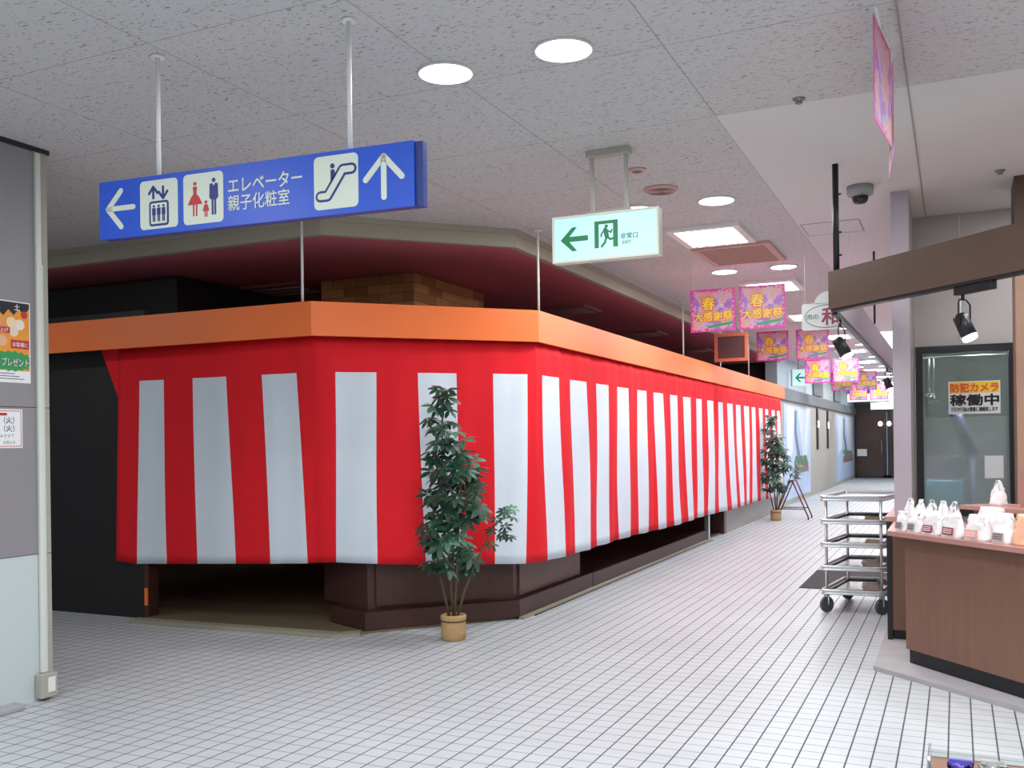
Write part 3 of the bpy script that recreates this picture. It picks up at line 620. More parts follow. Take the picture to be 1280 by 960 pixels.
# oval shop sign
ov = thing('oval_shop_sign', 'white oval hanging shop sign with a purple character, left of the brown canopy', 'sign', (-1.06, 9.0, 2.6))
Q = Pane((-1.235, 9.0, 2.475), (1, 0, 0)); acr = mat('acrylic_white', '#b4b8b5', .3)
b = MB(); Q.rect(b, -.02, 0, .42, .24, acr, -.006, 0, r=.02); pts = [(.22+.13*math.cos(math.pi*i/16), .235+.11*math.sin(math.pi*i/16)) for i in range(17)]; Q.poly(b, pts, acr, -.006, 0); b.build('board', ov)
b = MB(); g_ = mat('oval_green', '#33453f', .4); Q.disc(b, .20, .12, .195, g_, 0, .001, n=40, ry=.105); Q.disc(b, .20, .12, .188, acr, .001, .0015, n=40, ry=.098); b.build('oval_outline', ov)
b = MB(); Q.text(b, '和', .155, .055, .17, mat('plum', '#7b2140', .4), .0015, .003, bold=.03); Q.text(b, '肉の', .025, .10, .055, g_, .0015, .003, bold=.01); b.build('lettering', ov)
b = MB(); Q.rect(b, .22, .26, .26, .33, mat('sky_patch', '#5b97c8', .4), 0, .001); b.build('blue_mark', ov)
for u in (.01, .39):
    b = MB(); b.tube([Q.p(u, .235), Vector((Q.p(u, 0).x, 9.0, CE))], .002, whitem, n=6); b.build('cord', ov)
# orange hanging frame
of = thing('picture_frame', 'empty orange rectangular frame hanging above the fascia far down the shop front', 'frame', (-2.95, 14, 2.62)); om = mat('orange_frame', '#b65a41', .5)
Q = Pane((-3.17, 13.9, 2.63), (1, 0, 0)); b = MB()
for r_ in ((0, 0, .48, .045), (0, .36, .48, .405), (0, .045, .045, .36), (.435, .045, .48, .36)): Q.rect(b, *r_, om, -.03, 0)
b.build('frame', of)
b = MB(); Q.rect(b, .045, .045, .435, .36, mat('frame_back', '#4a2a2a', .6), -.02, -.01); b.build('backing', of)
b = MB(); b.tube([Q.p(.06, .40, -.015), Q.p(.14, .5, -.015), Q.p(.14, .67, -.015)], .005, whitem); b.tube([Q.p(.42, .40, -.015), Q.p(.33, .5, -.015), Q.p(.33, .67, -.015)], .005, whitem); b.build('hanger', of)

# ------------------------------------------------------------ bakery canopy, spotlights, rods
b = MB(); c0 = Vector((-.755, 6.65)); db = Vector((1, -1)).normalized(); c1 = c0+db*2.6; nbk = Vector((db.y, -db.x))*-1
cano = thing('canopy_beam', 'brown wood-faced canopy beam hanging over the bakery counter', 'canopy', (c0.x, c0.y, 2.35))
T = .06
b.prism([c0, c1, c1+Vector((T, T))*.8, c0+Vector((.05, .02))], 2.352, 2.60, browncanopy); b.build('front_fascia', cano)
b = MB(); b.prism([(c0.x, c0.y+.02), (c0.x+.05, c0.y+.02), (c0.x+.05, 20), (c0.x, 20)], 2.352, 2.60, mat('canopy_inner', '#bdb6b8', .5)); b.build('side_fascia', cano)
b = MB(); b.prism([c0+db*.02+Vector((.002, .002)), c1, c1+Vector((.03, .03)), c0+db*.02+Vector((.05, .05))], 2.335, 2.352, black); b.build('edge_strip', cano)
b = MB(); b.box(c0.x+.012, c0.y+.1, 2.325, c0.x+.045, 20, 2.352, black); b.build('lighting_track', cano)
b = MB(); b.tube([(-.70, 6.63, 2.6), (-.70, 6.63, CE)], .02, black); 
for z in (3.1, 2.85, 2.7): b.tube([(-.70, 6.63, z), (-.665, 6.62, z)], .006, black)
b.build('hanging_rod', cano)
b = MB(); b.tube([(-.70, 9.9, 2.6), (-.70, 9.9, CE)], .01, black); b.build('hanging_rod', cano)
def spot(top, aim, label, s_=1):
    top = Vector(top); t = thing('track_spotlight', label, 'spotlight', tuple(top), 'black track spotlights'); d_ = Vector(aim).normalized()
    ctr = top+Vector((0, 0, -.17*s_))+d_*.02; a = ctr-d_*.07*s_; e = ctr+d_*.07*s_
    b = MB(); b.tube([a, a+d_*.01, e], [.034*s_, .04*s_, .043*s_], black, n=20); b.build('lamp_head', t)
    b = MB(); b.tube([e-d_*.003, e+d_*.012], .039*s_, mat('spot_glow', '#fff8f4', .5, emit=12), n=20); b.tube([e-d_*.002, e+d_*.005], [.047*s_, .049*s_], steel, n=20); b.build('lens', t)
    sd = d_.cross(Vector((0, 0, 1))).normalized()*.052*s_
    b = MB(); b.tube([ctr-sd, ctr-sd+Vector((0, 0, .12*s_)), top+Vector((0, 0, -.04))-sd*.6, top+Vector((0, 0, -.04))+sd*.6, ctr+sd+Vector((0, 0, .12*s_)), ctr+sd], .005, black, n=6); b.tube([top+Vector((0, 0, -.045)), top], .010, black); b.build('bracket', t)
    l = bpy.data.lights.new('spot_light', 'SPOT'); l.energy = 30; l.spot_size = math.radians(75); l.spot_blend = .6; l.shadow_soft_size = .04; l.color = (1, .93, .9)
    o = bpy.data.objects.new('spot_light', l); COL.objects.link(o); o.parent = t; o.matrix_basis = world_inv(t) @ Matrix.Translation(e+d_*.03) @ d_.to_track_quat('-Z', 'Y').to_matrix().to_4x4()
    return t
q = c0+db*1.10+Vector((.02, .02))
b = MB(); Tm = Matrix.Translation((q.x+.06, q.y-.06, 2.31)) @ Matrix.Rotation(-math.pi/4, 4, 'Z'); b.box(-.13, -.022, -.022, .13, .022, .024, black, Tm, bevel=.004); b.build('track_adapter', tag=('short black track adapter box under the brown canopy beam above the bags', 'track adapter'))
spot((q.x, q.y, 2.30), (.32, -.22, -.8), 'black spotlight under the brown canopy beam above the wrapped bread')
spot((-.73, 7.1, 2.325), (.45, -.15, -.8), 'black spotlight on the side track by the canopy corner')
spot((-.73, 12.2, 2.325), (.3, -.2, -.8), 'black spotlight farther along the side track by the grey pillar', 1)

# ------------------------------------------------------------ bakery counter
ct = thing('bakery_counter', 'brown wood bakery counter with pinkish top and black kick board at the right', 'counter', (0, 6.5, 0))
A = Vector((-.31, 6.745)); Bc = A+D*2.2
b = MB(); b.prism([A, Bc, Bc+N*.75, (-.30+.45, 7.45), (-.31, 7.48)], .125, .86, counterw); b.build('body', ct)
A2 = Vector((-.29, 6.765))
b = MB(); b.prism([A2, A2+D*2.15, A2+D*2.15+N*.6, (.1, 7.40), (-.29, 7.45)], .03, .125, kick); b.build('kick_board', ct)
A3 = Vector((-.415, 6.70))
b = MB(); b.prism([A3, A3+D*2.5, A3+D*2.5+N*.85, (.3, 7.48), (-.415, 7.48)], .862, .892, toppink); b.build('top', ct)
CTZ = .892
# raised ledge
L0 = Vector((.009, 6.67)); lg = thing('raised_shelf', 'raised pinkish shelf behind the bread packs on the bakery counter', 'shelf', (L0.x, L0.y, CTZ))
b = MB(); b.prism([L0, L0+D*1.5, L0+D*1.5+N*.34, L0+N*.34], 1.045, 1.07, toppink); b.build('shelf_board', lg)
b = MB(); b.prism([L0+D*.06+N*.06, L0+D*1.4+N*.06, L0+D*1.4+N*.09, L0+D*.06+N*.09], CTZ, 1.045, counterw); b.build('back_board', lg)
L1 = L0+D*.33+N*.16
b = MB(); b.prism([L1, L1+D*.6, L1+D*.6+N*.2, L1+N*.2], 1.07, 1.285, toppink)
b.prism([L1+D*.02-N*.003, L1+D*.58-N*.003, L1+D*.58, L1+D*.02], 1.09, 1.27, toppink); b.build('wooden_box', tag=('pinkish wooden box standing on the raised shelf of the bakery counter', 'box'))

def bag_mesh(w_, d_, h, seed, m, lab=None, tip=.12, sq=False):
    rnd = random.Random(seed); b = MB(); NZ_, NR = 9, 24; rings = []
    for j in range(NZ_+1):
        t = j/NZ_
        if sq: sw = 1-.22*t; sd_ = 1-.75*t
        else: sw = (1-t)**.75*.9+tip+(.1*math.sin(math.pi*t)); sd_ = (1-t)**.8+.05
        ring = []
        for k in range(NR):
            a = 2*math.pi*k/NR; c, s_ = math.cos(a), math.sin(a); e = .55
            x = math.copysign(abs(c)**e, c)*w_/2*sw; y_ = math.copysign(abs(s_)**e, s_)*d_/2*sd_
            jt = .004+.006*t
            ring.append(b.bm.verts.new((x+rnd.uniform(-jt, jt), y_+rnd.uniform(-jt, jt), h*t+rnd.uniform(-.003, .003)*(0 < j))))
        rings.append(ring)
    k_ = b.mi(m)
    for a, c in zip(rings, rings[1:]):
        for k in range(NR): f = b.bm.faces.new((a[k], a[(k+1) % NR], c[(k+1) % NR], c[k])); f.material_index = k_; f.smooth = True
    b.bm.faces.new(rings[0][::-1]).material_index = k_; b.bm.faces.new(rings[-1]).material_index = k_
    return b
redlab = mat('label_red', '#8f2f33', .5); pinklab = mat('label_pink', '#e2988a', .5); orangelab = mat('label_orange', '#e28a5c', .45); greyl = mat('label_grey', '#9a9294', .5)
ANG = math.atan2(D.y, D.x)
def bag(s_, n_, w_, d_, h, seed, label, z=CTZ, lab=None, sq=False, m=bagm, base=A3, rot=0, name='bread_bag'):
    p = base+D*s_+N*n_; t = thing(name, label, 'bread bag', (p.x, p.y, z), 'wrapped bread on the bakery counter'); t.rotation_euler = (0, 0, ANG+rot)
    b = bag_mesh(w_, d_, h, seed, m, sq=sq); b.local = True; b.build('wrapper', t)
    if lab:
        b = MB(); b.local = True; Q = Pane((-w_*.28, -d_/2-.006, .018), (1, 0, 0), (0, .18, 1)); Q.rect(b, 0, 0, w_*.56, .045, lab, 0, .002)
        for k in range(3): Q.rect(b, .008, .01+.011*k, w_*.5, .014+.011*k, paper if lab is not greyl else ink, .002, .0025)
        b.build('label_sticker', t)
    return t
names = ['leftmost', 'second from the left', 'third from the left', 'fourth from the left', 'fifth from the left']
for i, s_ in enumerate((-.0, .10, .20, .30, .40)):
    bag(s_, .185, .097, .10, .205, 20+i, 'tall pointed white bread bag in the back row on the counter, '+names[i])
for i, (s_, lb, w_, h) in enumerate(((.07, greyl, .11, .13), (.185, greyl, .11, .125), (.335, redlab, .15, .13), (.51, redlab, .16, .135))):
    bag(s_, .075, w_, .08, h, 40+i, 'low white bread pack with %s label in the front row, %s' % ('dark red' if lb is redlab else 'small grey', names[i]), lab=lb, sq=True)
bag(.70, .09, .17, .11, .15, 51, 'wide flat-topped white bread pack with pinkish orange label in the front row', lab=pinklab, sq=True)
bag(.66, .22, .22, .11, .185, 52, 'large plain white bread pack behind the pack with the pinkish label', sq=True)
bag(.885, .10, .14, .10, .17, 53, 'crumpled white bread bag with grey print near the right edge', lab=greyl, sq=True)
bag(1.04, .10, .14, .10, .175, 54, 'crumpled orange and white bread bag at the right edge of the picture', m=mat('bag_orange', '#f0b090', .35, noise=.35, nscale=14), sq=True)
bag(.15, .17, .095, .08, .155, 60, 'single pointed white bread bag standing on the raised shelf', z=1.07, base=L0)

# ------------------------------------------------------------ things on and behind the window
Q = Pane((-.052, WY-.002, 1.682), (1, 0, 0)); b = MB(); Q.rect(b, 0, 0, .376, .262, paper, 0, .002); t = thing('camera_notice', 'white and yellow security camera notice with orange and black Japanese lettering on the window', 'notice', (.13, WY-.002, 1.682)); b.build('sheet', t)
b = MB(); Q.rect(b, .008, .168, .368, .255, mat('notice_yellow', '#ffd23c', .5), .002, .0025); b.build('yellow_band', t)
b = MB(); Q.text(b, '防犯カメラ', .016, .182, .075, mat('notice_orange', '#ef5a36', .5), w1=.004, bold=.04, width=.345); b.build('orange_lettering', t)
b = MB(); Q.text(b, '稼働中', .014, .075, .095, ink, w1=.004, bold=.04, width=.35); Q.text(b, '万引き行為は警察に通報致します', .018, .022, .038, ink, w1=.004, bold=.025, width=.34); b.build('black_lettering', t)
b = MB(); Pane((.205, WY-.002, 1.165), (1, 0, 0)).rect(b, 0, 0, .135, .18, paper, 0, .002); b.build('paper_sheet', tag=('small blank white sheet on the frosted pane above the wooden box', 'paper'))
b = MB(); b.box(-.25, 9.35, .0, .9, 9.85, .88, grey, bevel=.005); b.build('back_table', tag=('grey work table behind the frosted window', 'table'))
b = MB(); cyan = mat('cyan_plastic', '#a8e6fa', .4)
b.box(-.25, 8.98, .72, .05, 9.25, 1.13, cyan, bevel=.01); b.box(-.25, 8.98, .0, .05, 9.25, .715, grey); b.box(-.24, 8.99, 1.13, .04, 9.24, 1.33, mat('pale_lilac', '#b9b6c8', .5)); b.build('cyan_crate', tag=('pale cyan crate with lilac upper part blurred behind the frosted pane', 'crate'))
b = MB(); b.tube([(.12, 9.0, 1.36), (-.03, 9.0, 1.78)], .05, mat('slate_blue', '#566080', .5)); b.tube([(.12, 9.0, 1.40), (.12, 9.0, 0)], .03, mat('slate_blue', '#566080', .5)); b.build('machine_arm', tag=('dark slanting machine arm blurred behind the window', 'machine arm'))
for x, r_, zb in ((-.195, .035, 1.86), (-.160, .042, 1.80)):
    t = thing('hanging_ladle', 'steel ladle hanging behind the upper window pane, %s' % ('left and smaller' if r_ < .04 else 'right and larger'), 'ladle', (x, 8.72, zb), 'ladles behind the window')
    b = MB(); b.tube([(x, 8.72, zb+.02), (x, 8.72, 2.16)], .006, steel); b.build('handle', t)
    b = MB(); b.lathe((x, 8.72, zb-.03), [(.006, 0), (r_*.7, .006), (r_, .028), (r_*.98, .03), (r_*.6, .012)], steel, n=24); b.build('bowl', t)
b = MB(); b.tube([(-.25, 8.72, 2.16), (.38, 8.72, 2.16)], .008, steel); b.build('hanging_bar', tag=('steel bar across the top of the shop window holding the ladles', 'bar'))
t = thing('kitchen_fill', 'unseen ceiling light added to brighten the kitchen behind the shop window', 'ceiling light', (.75, 8.88, CE)); b = MB(); b.box(.3, 8.75, CE-.04, 1.2, 9.0, CE-.001, fluoE); b.build('diffuser', t); area(t, (.60, 8.76, CE-.06), .9, 100, .1)  # unseen lamp added to light the crate and panes from behind

# ------------------------------------------------------------ trolley with trays
O_ = Vector((-1.07, 8.62)); wv = Vector((.515, .03)); dv = Vector((.11, .86))
tr = thing('tray_trolley', 'stainless steel five-tier tray trolley on castors beside the bakery counter', 'trolley', (O_.x, O_.y, 0))
wn_, dn_ = wv.normalized(), dv.normalized(); zs = (.985, .785, .585, .385, .18)
def tp(a, c): return O_+wv*a+dv*c
for a, c in ((.07, .05), (.93, .05), (.07, .95), (.93, .95)):
    p = tp(a, c); b = MB(); b.tube([(p.x, p.y, .13), (p.x, p.y, 1.0)], .0125, steel, n=12); b.build('post', tr)
for z in zs:
    b = MB(); b.prism([tp(.04, .03), tp(.96, .03), tp(.96, .97), tp(.04, .97)], z-.012, z-.006, steel)
    cs = [tp(0, 0), tp(1, 0), tp(1, 1), tp(0, 1)]; pts = []
    for i in range(4):
        p, pr, nx = cs[i], cs[i-1], cs[(i+1) % 4]; a_ = p+(pr-p).normalized()*.04; c_ = p+(nx-p).normalized()*.04
        for k in range(5): f = k/4; pts.append((a_*(1-f)**2+p*2*f*(1-f)+c_*f*f))
    pts.append(pts[0]); b.strip([(p.x, p.y) for p in pts], z-.018, z+.018, .006, steel); b.tube([(p.x, p.y, z+.014) for p in pts], .010, steel, n=8, cap=False); b.tube([(p.x, p.y, z-.014) for p in pts], .009, steel, n=8, cap=False); b.build('shelf', tr)
for i, (a, c) in enumerate(((.07, .05), (.93, .05), (.07, .95), (.93, .95))):
    p = tp(a, c); b = MB(); off = Vector((.03, -.01)); 
    ax_ = Vector((.72, -.62))*.014; b.tube([(p.x-ax_.x, p.y+off.y-ax_.y, .0675), (p.x+ax_.x, p.y+off.y+ax_.y, .0675)], .067, mat('castor_rubber', '#4a4f54', .5), n=24); cw = b.build('castor', tr)
    b = MB(); b.tube([(p.x, p.y, .13), (p.x, p.y, .15)], .024, steel); [b.tube([(p.x+k_*ax_.x*1.6, p.y+off.y+k_*ax_.y*1.6, .0675), (p.x+k_*ax_.x*1.4, p.y+k_*ax_.y*1.4, .145)], .007, steel, n=6) for k_ in (-1, 1)]; b.build('fork', cw)
traym = mat('dark_tray', '#5a5d5c', .35, metal=.5); bread = mat('bread_pack', '#cdb49a', .5, noise=.25, nscale=20)
lv = ['second', 'third', 'fourth', 'bottom']
for i, z in enumerate(zs[1:]):
    zz_ = z-.006; t = thing('baking_tray', 'dark metal baking tray lying on the %s tier of the trolley' % lv[i], 'tray', (O_.x+.3, O_.y+.4, zz_), 'trays on the trolley')
    b = MB(); b.prism([tp(.10, .08), tp(.90, .08), tp(.90, .9), tp(.10, .9)], zz_, zz_+.004, traym)
    q = [tp(.10, .08), tp(.90, .08), tp(.90, .9), tp(.10, .9), tp(.10, .08)]; b.strip(q, zz_, zz_+.022, .006, traym); b.build('pan', t)
    if i >= 0:
        rr = random.Random(i)
        for k in range((1, 1, 3, 3)[i]):
            p = tp((.72, .6, .74, .45)[k % 4] if i > 1 else .75, .25+.27*k); bb = bag_mesh(.15, .12, .035, 70+i*5+k, bread if k != 1 else bagm, sq=True); bb.local = True
            u = thing('bread_pack', 'flat wrapped bread pack on the %s tray of the trolley, %s' % (lv[i], ('front', 'middle', 'rear')[k]), 'bread pack', (p.x, p.y, zz_+.0045), 'bread packs on trolley trays'); u.rotation_euler = (0, 0, rr.uniform(-.4, .4)); bb.build('wrapper', u)
b = MB(); b.box(-1.45, 9.95, 0, -.50, 11.35, .008, mat('mat_dark', '#3c3a3b', .9, noise=.1, nscale=30), bevel=.003); b.build('floor_mat', tag=('dark rectangular floor mat lying behind the tray trolley', 'mat'))

# ------------------------------------------------------------ potted plants
rs = random.Random(11)
def leaflet(b, base, d_, up, L, Wd, m):
    side = d_.cross(up).normalized(); k = b.mi(m); rows_ = []
    for t, wf, dr in ((0, .06, 0), (.25, .7, .01), (.55, 1, -.01), (.82, .65, -.06), (1, .03, -.12)):
        c = base+d_*L*t+up*dr*L; rows_.append((b.bm.verts.new(c-side*Wd/2*wf+up*.06*Wd*wf), b.bm.verts.new(c), b.bm.verts.new(c+side*Wd/2*wf+up*.06*Wd*wf)))
    for a, c in zip(rows_, rows_[1:]):
        for i in (0, 1): f = b.bm.faces.new((a[i], a[i+1], c[i+1], c[i])); f.material_index = k; f.smooth = True
def plant(loc, label):
    t = thing('potted_plant', label, 'potted plant', loc, 'artificial umbrella plants'); L = Vector(loc)
    b = MB(); b.noflip = True; b.local = True; fl = b
    # outline measured as (sideways, height) of leaf whorls
    spots = []
    env = [(.56, -.20, .0), (.58, -.06, .20), (.64, -.06, .18), (.72, -.22, .14), (.80, -.27, .12), (.88, -.24, .14), (.96, -.18, .22), (1.03, -.18, .26), (1.10, -.22, .26), (1.17, -.16, .20), (1.24, -.17, .20), (1.31, -.18, .22), (1.38, -.18, .18), (1.45, -.17, .14), (1.52, -.15, .12), (1.60, -.17, .08), (1.68, -.20, .04), (1.76, -.15, .0), (1.84, -.12, -.02), (1.89, -.10, -.02)]
    for h, a, c in env:
        n = max(2, int((c-a)/.066)+1)
        for k in range(n): spots.append((a+(c-a)*(k+rs.random())/n*.96, rs.uniform(-.16, .16)*min(1, (c-a)/.3), h+rs.uniform(-.03, .03)))
    for q in ((.30, .72), (.36, .80), (.42, .86), (.46, .93), (.40, .98), (.33, .92), (.28, .84), (.44, .78), (.47, 1.0)): spots.append((q[0]+rs.uniform(-.02, .02), rs.uniform(-.06, .06), q[1]))
    for (sx, sy, h) in spots:
        c = r3(sx, sy, h); tilt = Vector((rs.uniform(-.5, .5), rs.uniform(-.9, -.1), .8)).normalized(); tilt = (Vector((rt.x*tilt.x - fw.x*-tilt.y, rt.y*tilt.x - fw.y*-tilt.y, tilt.z))).normalized()
        a0 = rs.uniform(0, 6.28); u_ = tilt.orthogonal().normalized(); v_ = tilt.cross(u_); nl = rs.choice((6, 7, 8)); small = sx > .26
        Ls = (.06 if small else .098)*rs.uniform(.8, 1.2); m_ = leafl if rs.random() < .14 else leafm
        for k in range(nl):
            an = a0+2*math.pi*k/nl; dd = (u_*math.cos(an)+v_*math.sin(an)-tilt*.25).normalized(); leaflet(fl, c+dd*.006, dd, tilt, Ls, Ls*.42, m_)
    fl.build('foliage', t)
    stems = [[(0, 0, .17), (-.02, 0, .5), (-.04, .02, 1.0), (-.07, 0, 1.4), (-.06, 0, 1.85)], [(-.03, .01, .17), (-.10, .02, .5), (-.13, 0, .75), (-.15, .02, 1.1)], [(.03, 0, .17), (.08, 0, .35), (.16, 0, .55), (.26, 0, .75), (.30, 0, .85), (.40, 0, .93)], [(.01, -.02, .17), (.03, 0, .5), (.05, .03, .9), (.08, .02, 1.3)]]
    for s_ in stems: b = MB(); b.local = True; b.tube([r3(*q) for q in s_], [.011]*2+[.007]*(len(s_)-2), stemm, n=8); b.build('stem', t)
    b = MB(); b.local = True
    b.lathe((0, 0, 0), [(.082, 0), (.092, .01), (.096, .06), (.094, .12), (.092, .15), (.100, .165), (.097, .19), (.085, .195), (.08, .17)], burlap, n=26); po = b.build('burlap_pot', t)
    b = MB(); b.local = True; b.lathe((0, 0, .142), [(.094, 0), (.098, .005), (.094, .012)], stemm, n=26, ring=True); b.build('string', po)
    b = MB(); b.local = True; b.lathe((0, 0, .15), [(.079, 0), (.079, .012)], mat('soil', '#3b2d22', .9), n=20); b.build('soil', po)
    return t
def r3(sx, sy, h): return Vector((rt.x*sx+fw.x*sy, rt.y*sx+fw.y*sy, h))
pl = plant((-3.50, 6.46, 0), 'tall leafy green umbrella plant in a burlap pot before the curtain corner')
dup(pl, (-3.03, 18.1, 0), 0, label='leafy green umbrella plant in a burlap pot at the far end of the curtain')
# red folding stand by the far plant
st = thing('folding_stand', 'dark red folding A-frame stand on the floor beside the far potted plant', 'stand', (-2.75, 18.3, 0)); rm = mat('stand_red', '#6e2a35', .4)
for dy in (0, .45):
    for s_ in (-1, 1):
        b = MB(); b.tube([(-2.78+s_*.02, 18.3+dy, .72), (-2.78+s_*.30, 18.3+dy, .05)], .013, rm, n=8); lo = b.build('leg', st)
        b = MB(); b.tube([(-2.79+s_*.30, 18.3+dy, .03), (-2.77+s_*.30, 18.3+dy, .03)], .03, black, n=14); b.build('foot_wheel', lo)
for z, s_ in ((.2, .24),):
    for dy in (0, .45): b = MB(); b.tube([(-2.78-s_, 18.3+dy, z), (-2.78+s_, 18.3+dy, z)], .010, rm, n=8); b.build('crossbar', st)
b = MB(); b.tube([(-2.78, 18.28, .72), (-2.78, 18.77, .72)], .014, rm, n=8); b.build('top_bar', st)

# ------------------------------------------------------------ left partition fittings
cdm = mat('conduit_white', '#d6dcd2', .4)
t = thing('cable_conduit', 'white cable conduit running down the left partition edge', 'conduit', (XL+.012, 3.93, 0))
b = MB(); b.box(XL+.004, 4.0, .165, XL+.026, 4.032, 3.26, cdm, bevel=.004); b.build('conduit', t)
b = MB(); b.box(XL+.004, 4.036, .165, XL+.016, 4.05, 2.6, cdm, bevel=.003); b.build('side_cover', t)
t = thing('socket_box', 'beige electrical socket box at the foot of the left partition', 'socket box', (XL+.04, 4.0, .02))
b = MB(); b.box(XL+.005, 3.965, .02, XL+.06, 4.08, .163, beigem, bevel=.006); b.build('box', t)
b = MB(); b.box(XL+.06, 4.01, .05, XL+.064, 4.06, .14, whitem, bevel=.002); b.build('socket_plate', t)
t = thing('promo_poster', 'colourful orange promotional poster with a green burst on the left partition', 'poster', (XL, 3.6, 1.89)); Q = Pane((XL+.001, 3.62, 1.885), (0, 1, 0))
b = MB(); Q.rect(b, 0, 0, .345, .475, paper, 0, .0015); b.build('sheet', t)
b = MB(); Q.rect(b, .006, .07, .338, .468, mat('promo_orange', '#ef9a2a', .5), .0015, .002); b.build('orange_ground', t)
b = MB()
pts = [(.006, .468), (.338, .468)]+[(.338-.034*k, .44-(.035 if k % 2 else 0)-.004*k) for k in range(10)]+[(.006, .36)]; Q.poly(b, pts, ink, .002, .0025); Q.text(b, '土', .24, .425, .04, paper, w1=.003, bold=.02); b.build('black_burst', t)
b = MB(); pts = []
for k in range(40):
    a = 2*math.pi*k/40; r_ = 1 if k % 2 else .82; pts.append((min(max(.22+.16*r_*math.cos(a), .007), .337), .125+.062*r_*math.sin(a)))
Q.poly(b, pts, grp, .002, .003); b.build('green_burst', t)
b = MB(); Q.text(b, 'プレゼント', .155, .098, .055, ink, w1=.0035, bold=.05, width=.175); Q.text(b, 'プレゼント', .155, .098, .055, paper, w1=.004, bold=.01, width=.175)
Q.rect(b, .215, .20, .335, .25, signred, .002, .003)
Q.rect(b, .08, .285, .21, .32, signred, .002, .003)
Q.text(b, 'お買上げ', .09, .292, .028, paper, w1=.004, bold=.01); Q.text(b, 'お客様に', .225, .212, .03, paper, w1=.004, bold=.01, width=.10)
for k in range(3): Q.rect(b, .02, .02+.015*k, .30-.03*k, .024+.015*k, ink, .0015, .002)
b.build('lettering', t)
b = MB()
for k, (u, v, c) in enumerate(((.235, .30, '#e8d8c0'), (.275, .34, '#f0e4d0'), (.16, .24, '#e8b890'), (.22, .35, '#f2d8b8'), (.14, .35, '#e0a060'))): Q.disc(b, u, v, .032, mat('print_blob%d' % k, c, .5), .002, .0024+.0001*k, n=14)
Q.disc(b, .305, .40, .022, signred, .002, .003, n=12); b.build('printed_pictures', t)
t = thing('closing_notice', 'white notice with red border and black lettering on the left partition below the poster', 'notice', (XL, 3.6, 1.5)); Q = Pane((XL+.001, 3.57, 1.505), (0, 1, 0))
b = MB(); Q.rect(b, 0, 0, .335, .225, paper, 0, .0015); b.build('sheet', t)
b = MB()
for r_ in ((.008, .008, .327, .012), (.008, .213, .327, .217), (.008, .012, .012, .213), (.323, .012, .327, .213)): Q.rect(b, *r_, signred, .0015, .002)
Q.rect(b, .06, .188, .235, .203, signred, .0015, .002); b.build('red_border', t)
b = MB(); Q.text(b, '日（火）', .15, .145, .042, ink, w1=.002, bold=.01); Q.text(b, '日（火）', .15, .098, .042, ink, w1=.002, bold=.01); Q.text(b, 'お休みさせて', .14, .062, .024, ink, w1=.002); Q.text(b, 'お知らせ', .21, .025, .02, ink, w1=.002); b.build('lettering', t)

# ------------------------------------------------------------ far shop front details
def mural(y0, y1, seed, label):
    t = thing('wall_mural', label, 'mural', (-3.44, y0, 0)); Q = Pane((-3.449, y0, .12), (0, 1, 0)); W_ = y1-y0; Hh = 2.15
    b = MB(); Q.rect(b, 0, 0, W_, Hh, mat('mural_sky', '#b6cbe6', .4, noise=.15, nscale=1.5), 0, .01); b.build('sheet', t)
    b = MB(); g1 = mat('mural_grey', '#6f8290', .4); w1_ = mat('mural_white', '#dfe8f2', .4); gr1 = mat('mural_green', '#5c8468', .4); br1 = mat('mural_brown', '#93726a', .4)
    Q.poly(b, [(W_*.1, Hh*.98), (W_*.35, Hh*.98), (W_*.30, Hh*.5), (W_*.1, Hh*.4)], w1_, .01, .012)
    Q.poly(b, [(W_*.5, Hh*.98), (W_*.9, Hh*.98), (W_*.85, Hh*.4), (W_*.66, Hh*.45)], w1_, .01, .013); b.build('drapes', t)
    b = MB(); Q.poly(b, [(W_*.38, Hh*.95), (W_*.46, Hh*.95), (W_*.44, Hh*.72), (W_*.62, Hh*.35), (W_*.5, Hh*.35), (W_*.36, Hh*.7)], g1, .01, .014); b.build('grey_figure', t)
    b = MB(); Q.rect(b, W_*.35, Hh*.26, W_*.9, Hh*.36, br1, .01, .015); b.build('planter', t)
    b = MB(); rr = random.Random(seed)
    for k in range(14): Q.disc(b, W_*(.38+.035*k), Hh*(.37+rr.random()*.06), W_*.04, gr1, .01, .0155+.0001*k, n=7, ry=.08)
    b.build('greenery', t); return t
mural(21.7, 25.9, 1, 'large pale blue wall mural with drapes and planter, behind the far plant')
mural(31.9, 37.6, 2, 'pale blue wall mural beside the far glass doors')
for y, l in ((27.3, 'nearer'), (29.6, 'farther')):
    t = thing('wall_sconce', 'tall slim dark wall sconce with a small glowing centre, %s of the two' % l, 'wall lamp', (-3.45, y, 1.2), 'slim sconces on the beige wall')
    b = MB(); b.box(-3.449, y-.11, .95+.25, -3.41, y+.11, 2.32, darkframe, bevel=.01); b.build('case', t)
    b = MB(); b.box(-3.41, y-.04, 1.80, -3.39, y+.04, 1.98, mat('sconce_glow', '#fff4de', .5, emit=5)); b.build('lamp', t)
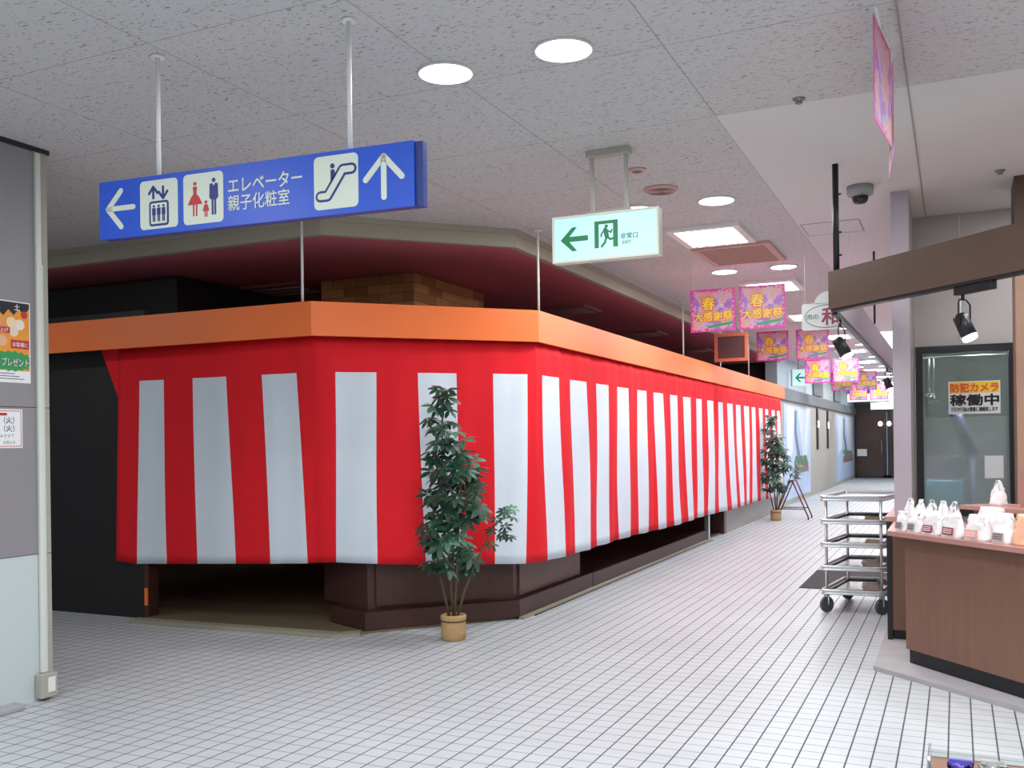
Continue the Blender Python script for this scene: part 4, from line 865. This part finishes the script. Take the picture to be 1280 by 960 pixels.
# overexposed posters far down the corridor, their glare put in as glow
sgm = mat('glare_board', '#fff3c8', .5, emit=1.3); sgf = mat('glare_frame', '#f4f0f4', .5, emit=1.0)
for x0, z0, x1, z1, y, l in ((-3.05, 2.62, -1.75, 2.86, 31.5, 'left lowest'), (-2.45, 2.4, -1.7, 2.62, 32.5, 'hanging lower right'), (-1.95, 2.63, -1.2, 3.28, 33.5, 'tall one by the pillar')):
    t = thing('glare_signboard', 'white and yellow poster board with painted-in glare at the corridor end, '+l, 'signboard', (x0, y, z0), 'boards with painted-in glare at the corridor end')
    Q = Pane((x0, y, z0), (1, 0, 0)); b = MB(); Q.rect(b, 0, 0, x1-x0, z1-z0, sgf, -.05, 0); b.build('case', t)
    b = MB(); Q.rect(b, .06, .05, x1-x0-.06, z1-z0-.05, sgm, 0, .004); b.build('face', t)
    b = MB(); b.tube([((x0+x1)/2, y+.02, z1), ((x0+x1)/2, y+.02, CE)], .008, whitem, n=6); b.build('hanger', t)
t = thing('luminous_ceiling', 'large bright white luminous ceiling panel beyond the canopy corner', 'ceiling light', (-1.0, 17, CE))
b = MB(); b.box(-1.40, 17.5, CE-.06, -.42, 27, CE-.001, mat('panel_glow', '#f4fbff', .5, emit=1.6)); b.build('diffuser', t); area(t, (-.95, 22.7, CE-.08), .6, 25, 8)

# ------------------------------------------------------------ display stand at the very front
t = thing('display_stand', 'clear acrylic display bin with metal corner at the bottom right corner of the picture', 'display stand', (.15, 1.98, 0))
b = MB(); b.box(-.06, 1.90, 0, .40, 2.30, .80, counterw, bevel=.005); b.build('base', t)
b = MB(); acl = clear
b.box(-.057, 1.905, .80, -.052, 2.10, .885, acl); b.box(-.057, 2.29, .80, .395, 2.295, .815, acl); b.box(.39, 1.905, .80, .395, 2.295, .905, acl); b.build('acrylic_walls', t)
b = MB(); b.tube([(-.054, 2.0, .80), (-.054, 2.0, .89)], .004, steel); b.build('corner_post', t)
pb = mat('pack_purple', '#5548a8', .3, noise=.4, nscale=40); pc = mat('pack_clear', '#b9b9b4', .15, metal=.4, noise=.4, nscale=50)
for x, m_, l, h in ((.0, pb, 'shiny purple and white snack packet sticking up from the acrylic bin', .083), (.055, pc, 'shiny silver crumpled snack packet in the acrylic bin', .088)):
    tt = thing('snack_packet', l, 'snack packet', (x, 2.0, .80)); b = bag_mesh(.045, .03, h, 90 if m_ is pb else 95, m_, sq=True); b.local = True; b.build('wrapper', tt)
    b = MB(); b.local = True; b.box(-.02, -.004, h-.004, .02, .004, h+.006, m_); b.build('seal', tt)

b = MB(); b.box(-6.44, 6.245, .12, -6.41, 6.262, .27, orange, bevel=.003); b.build('orange_tag', tag=('small orange tag on the dark door jamb low at the shop opening', 'tag'))
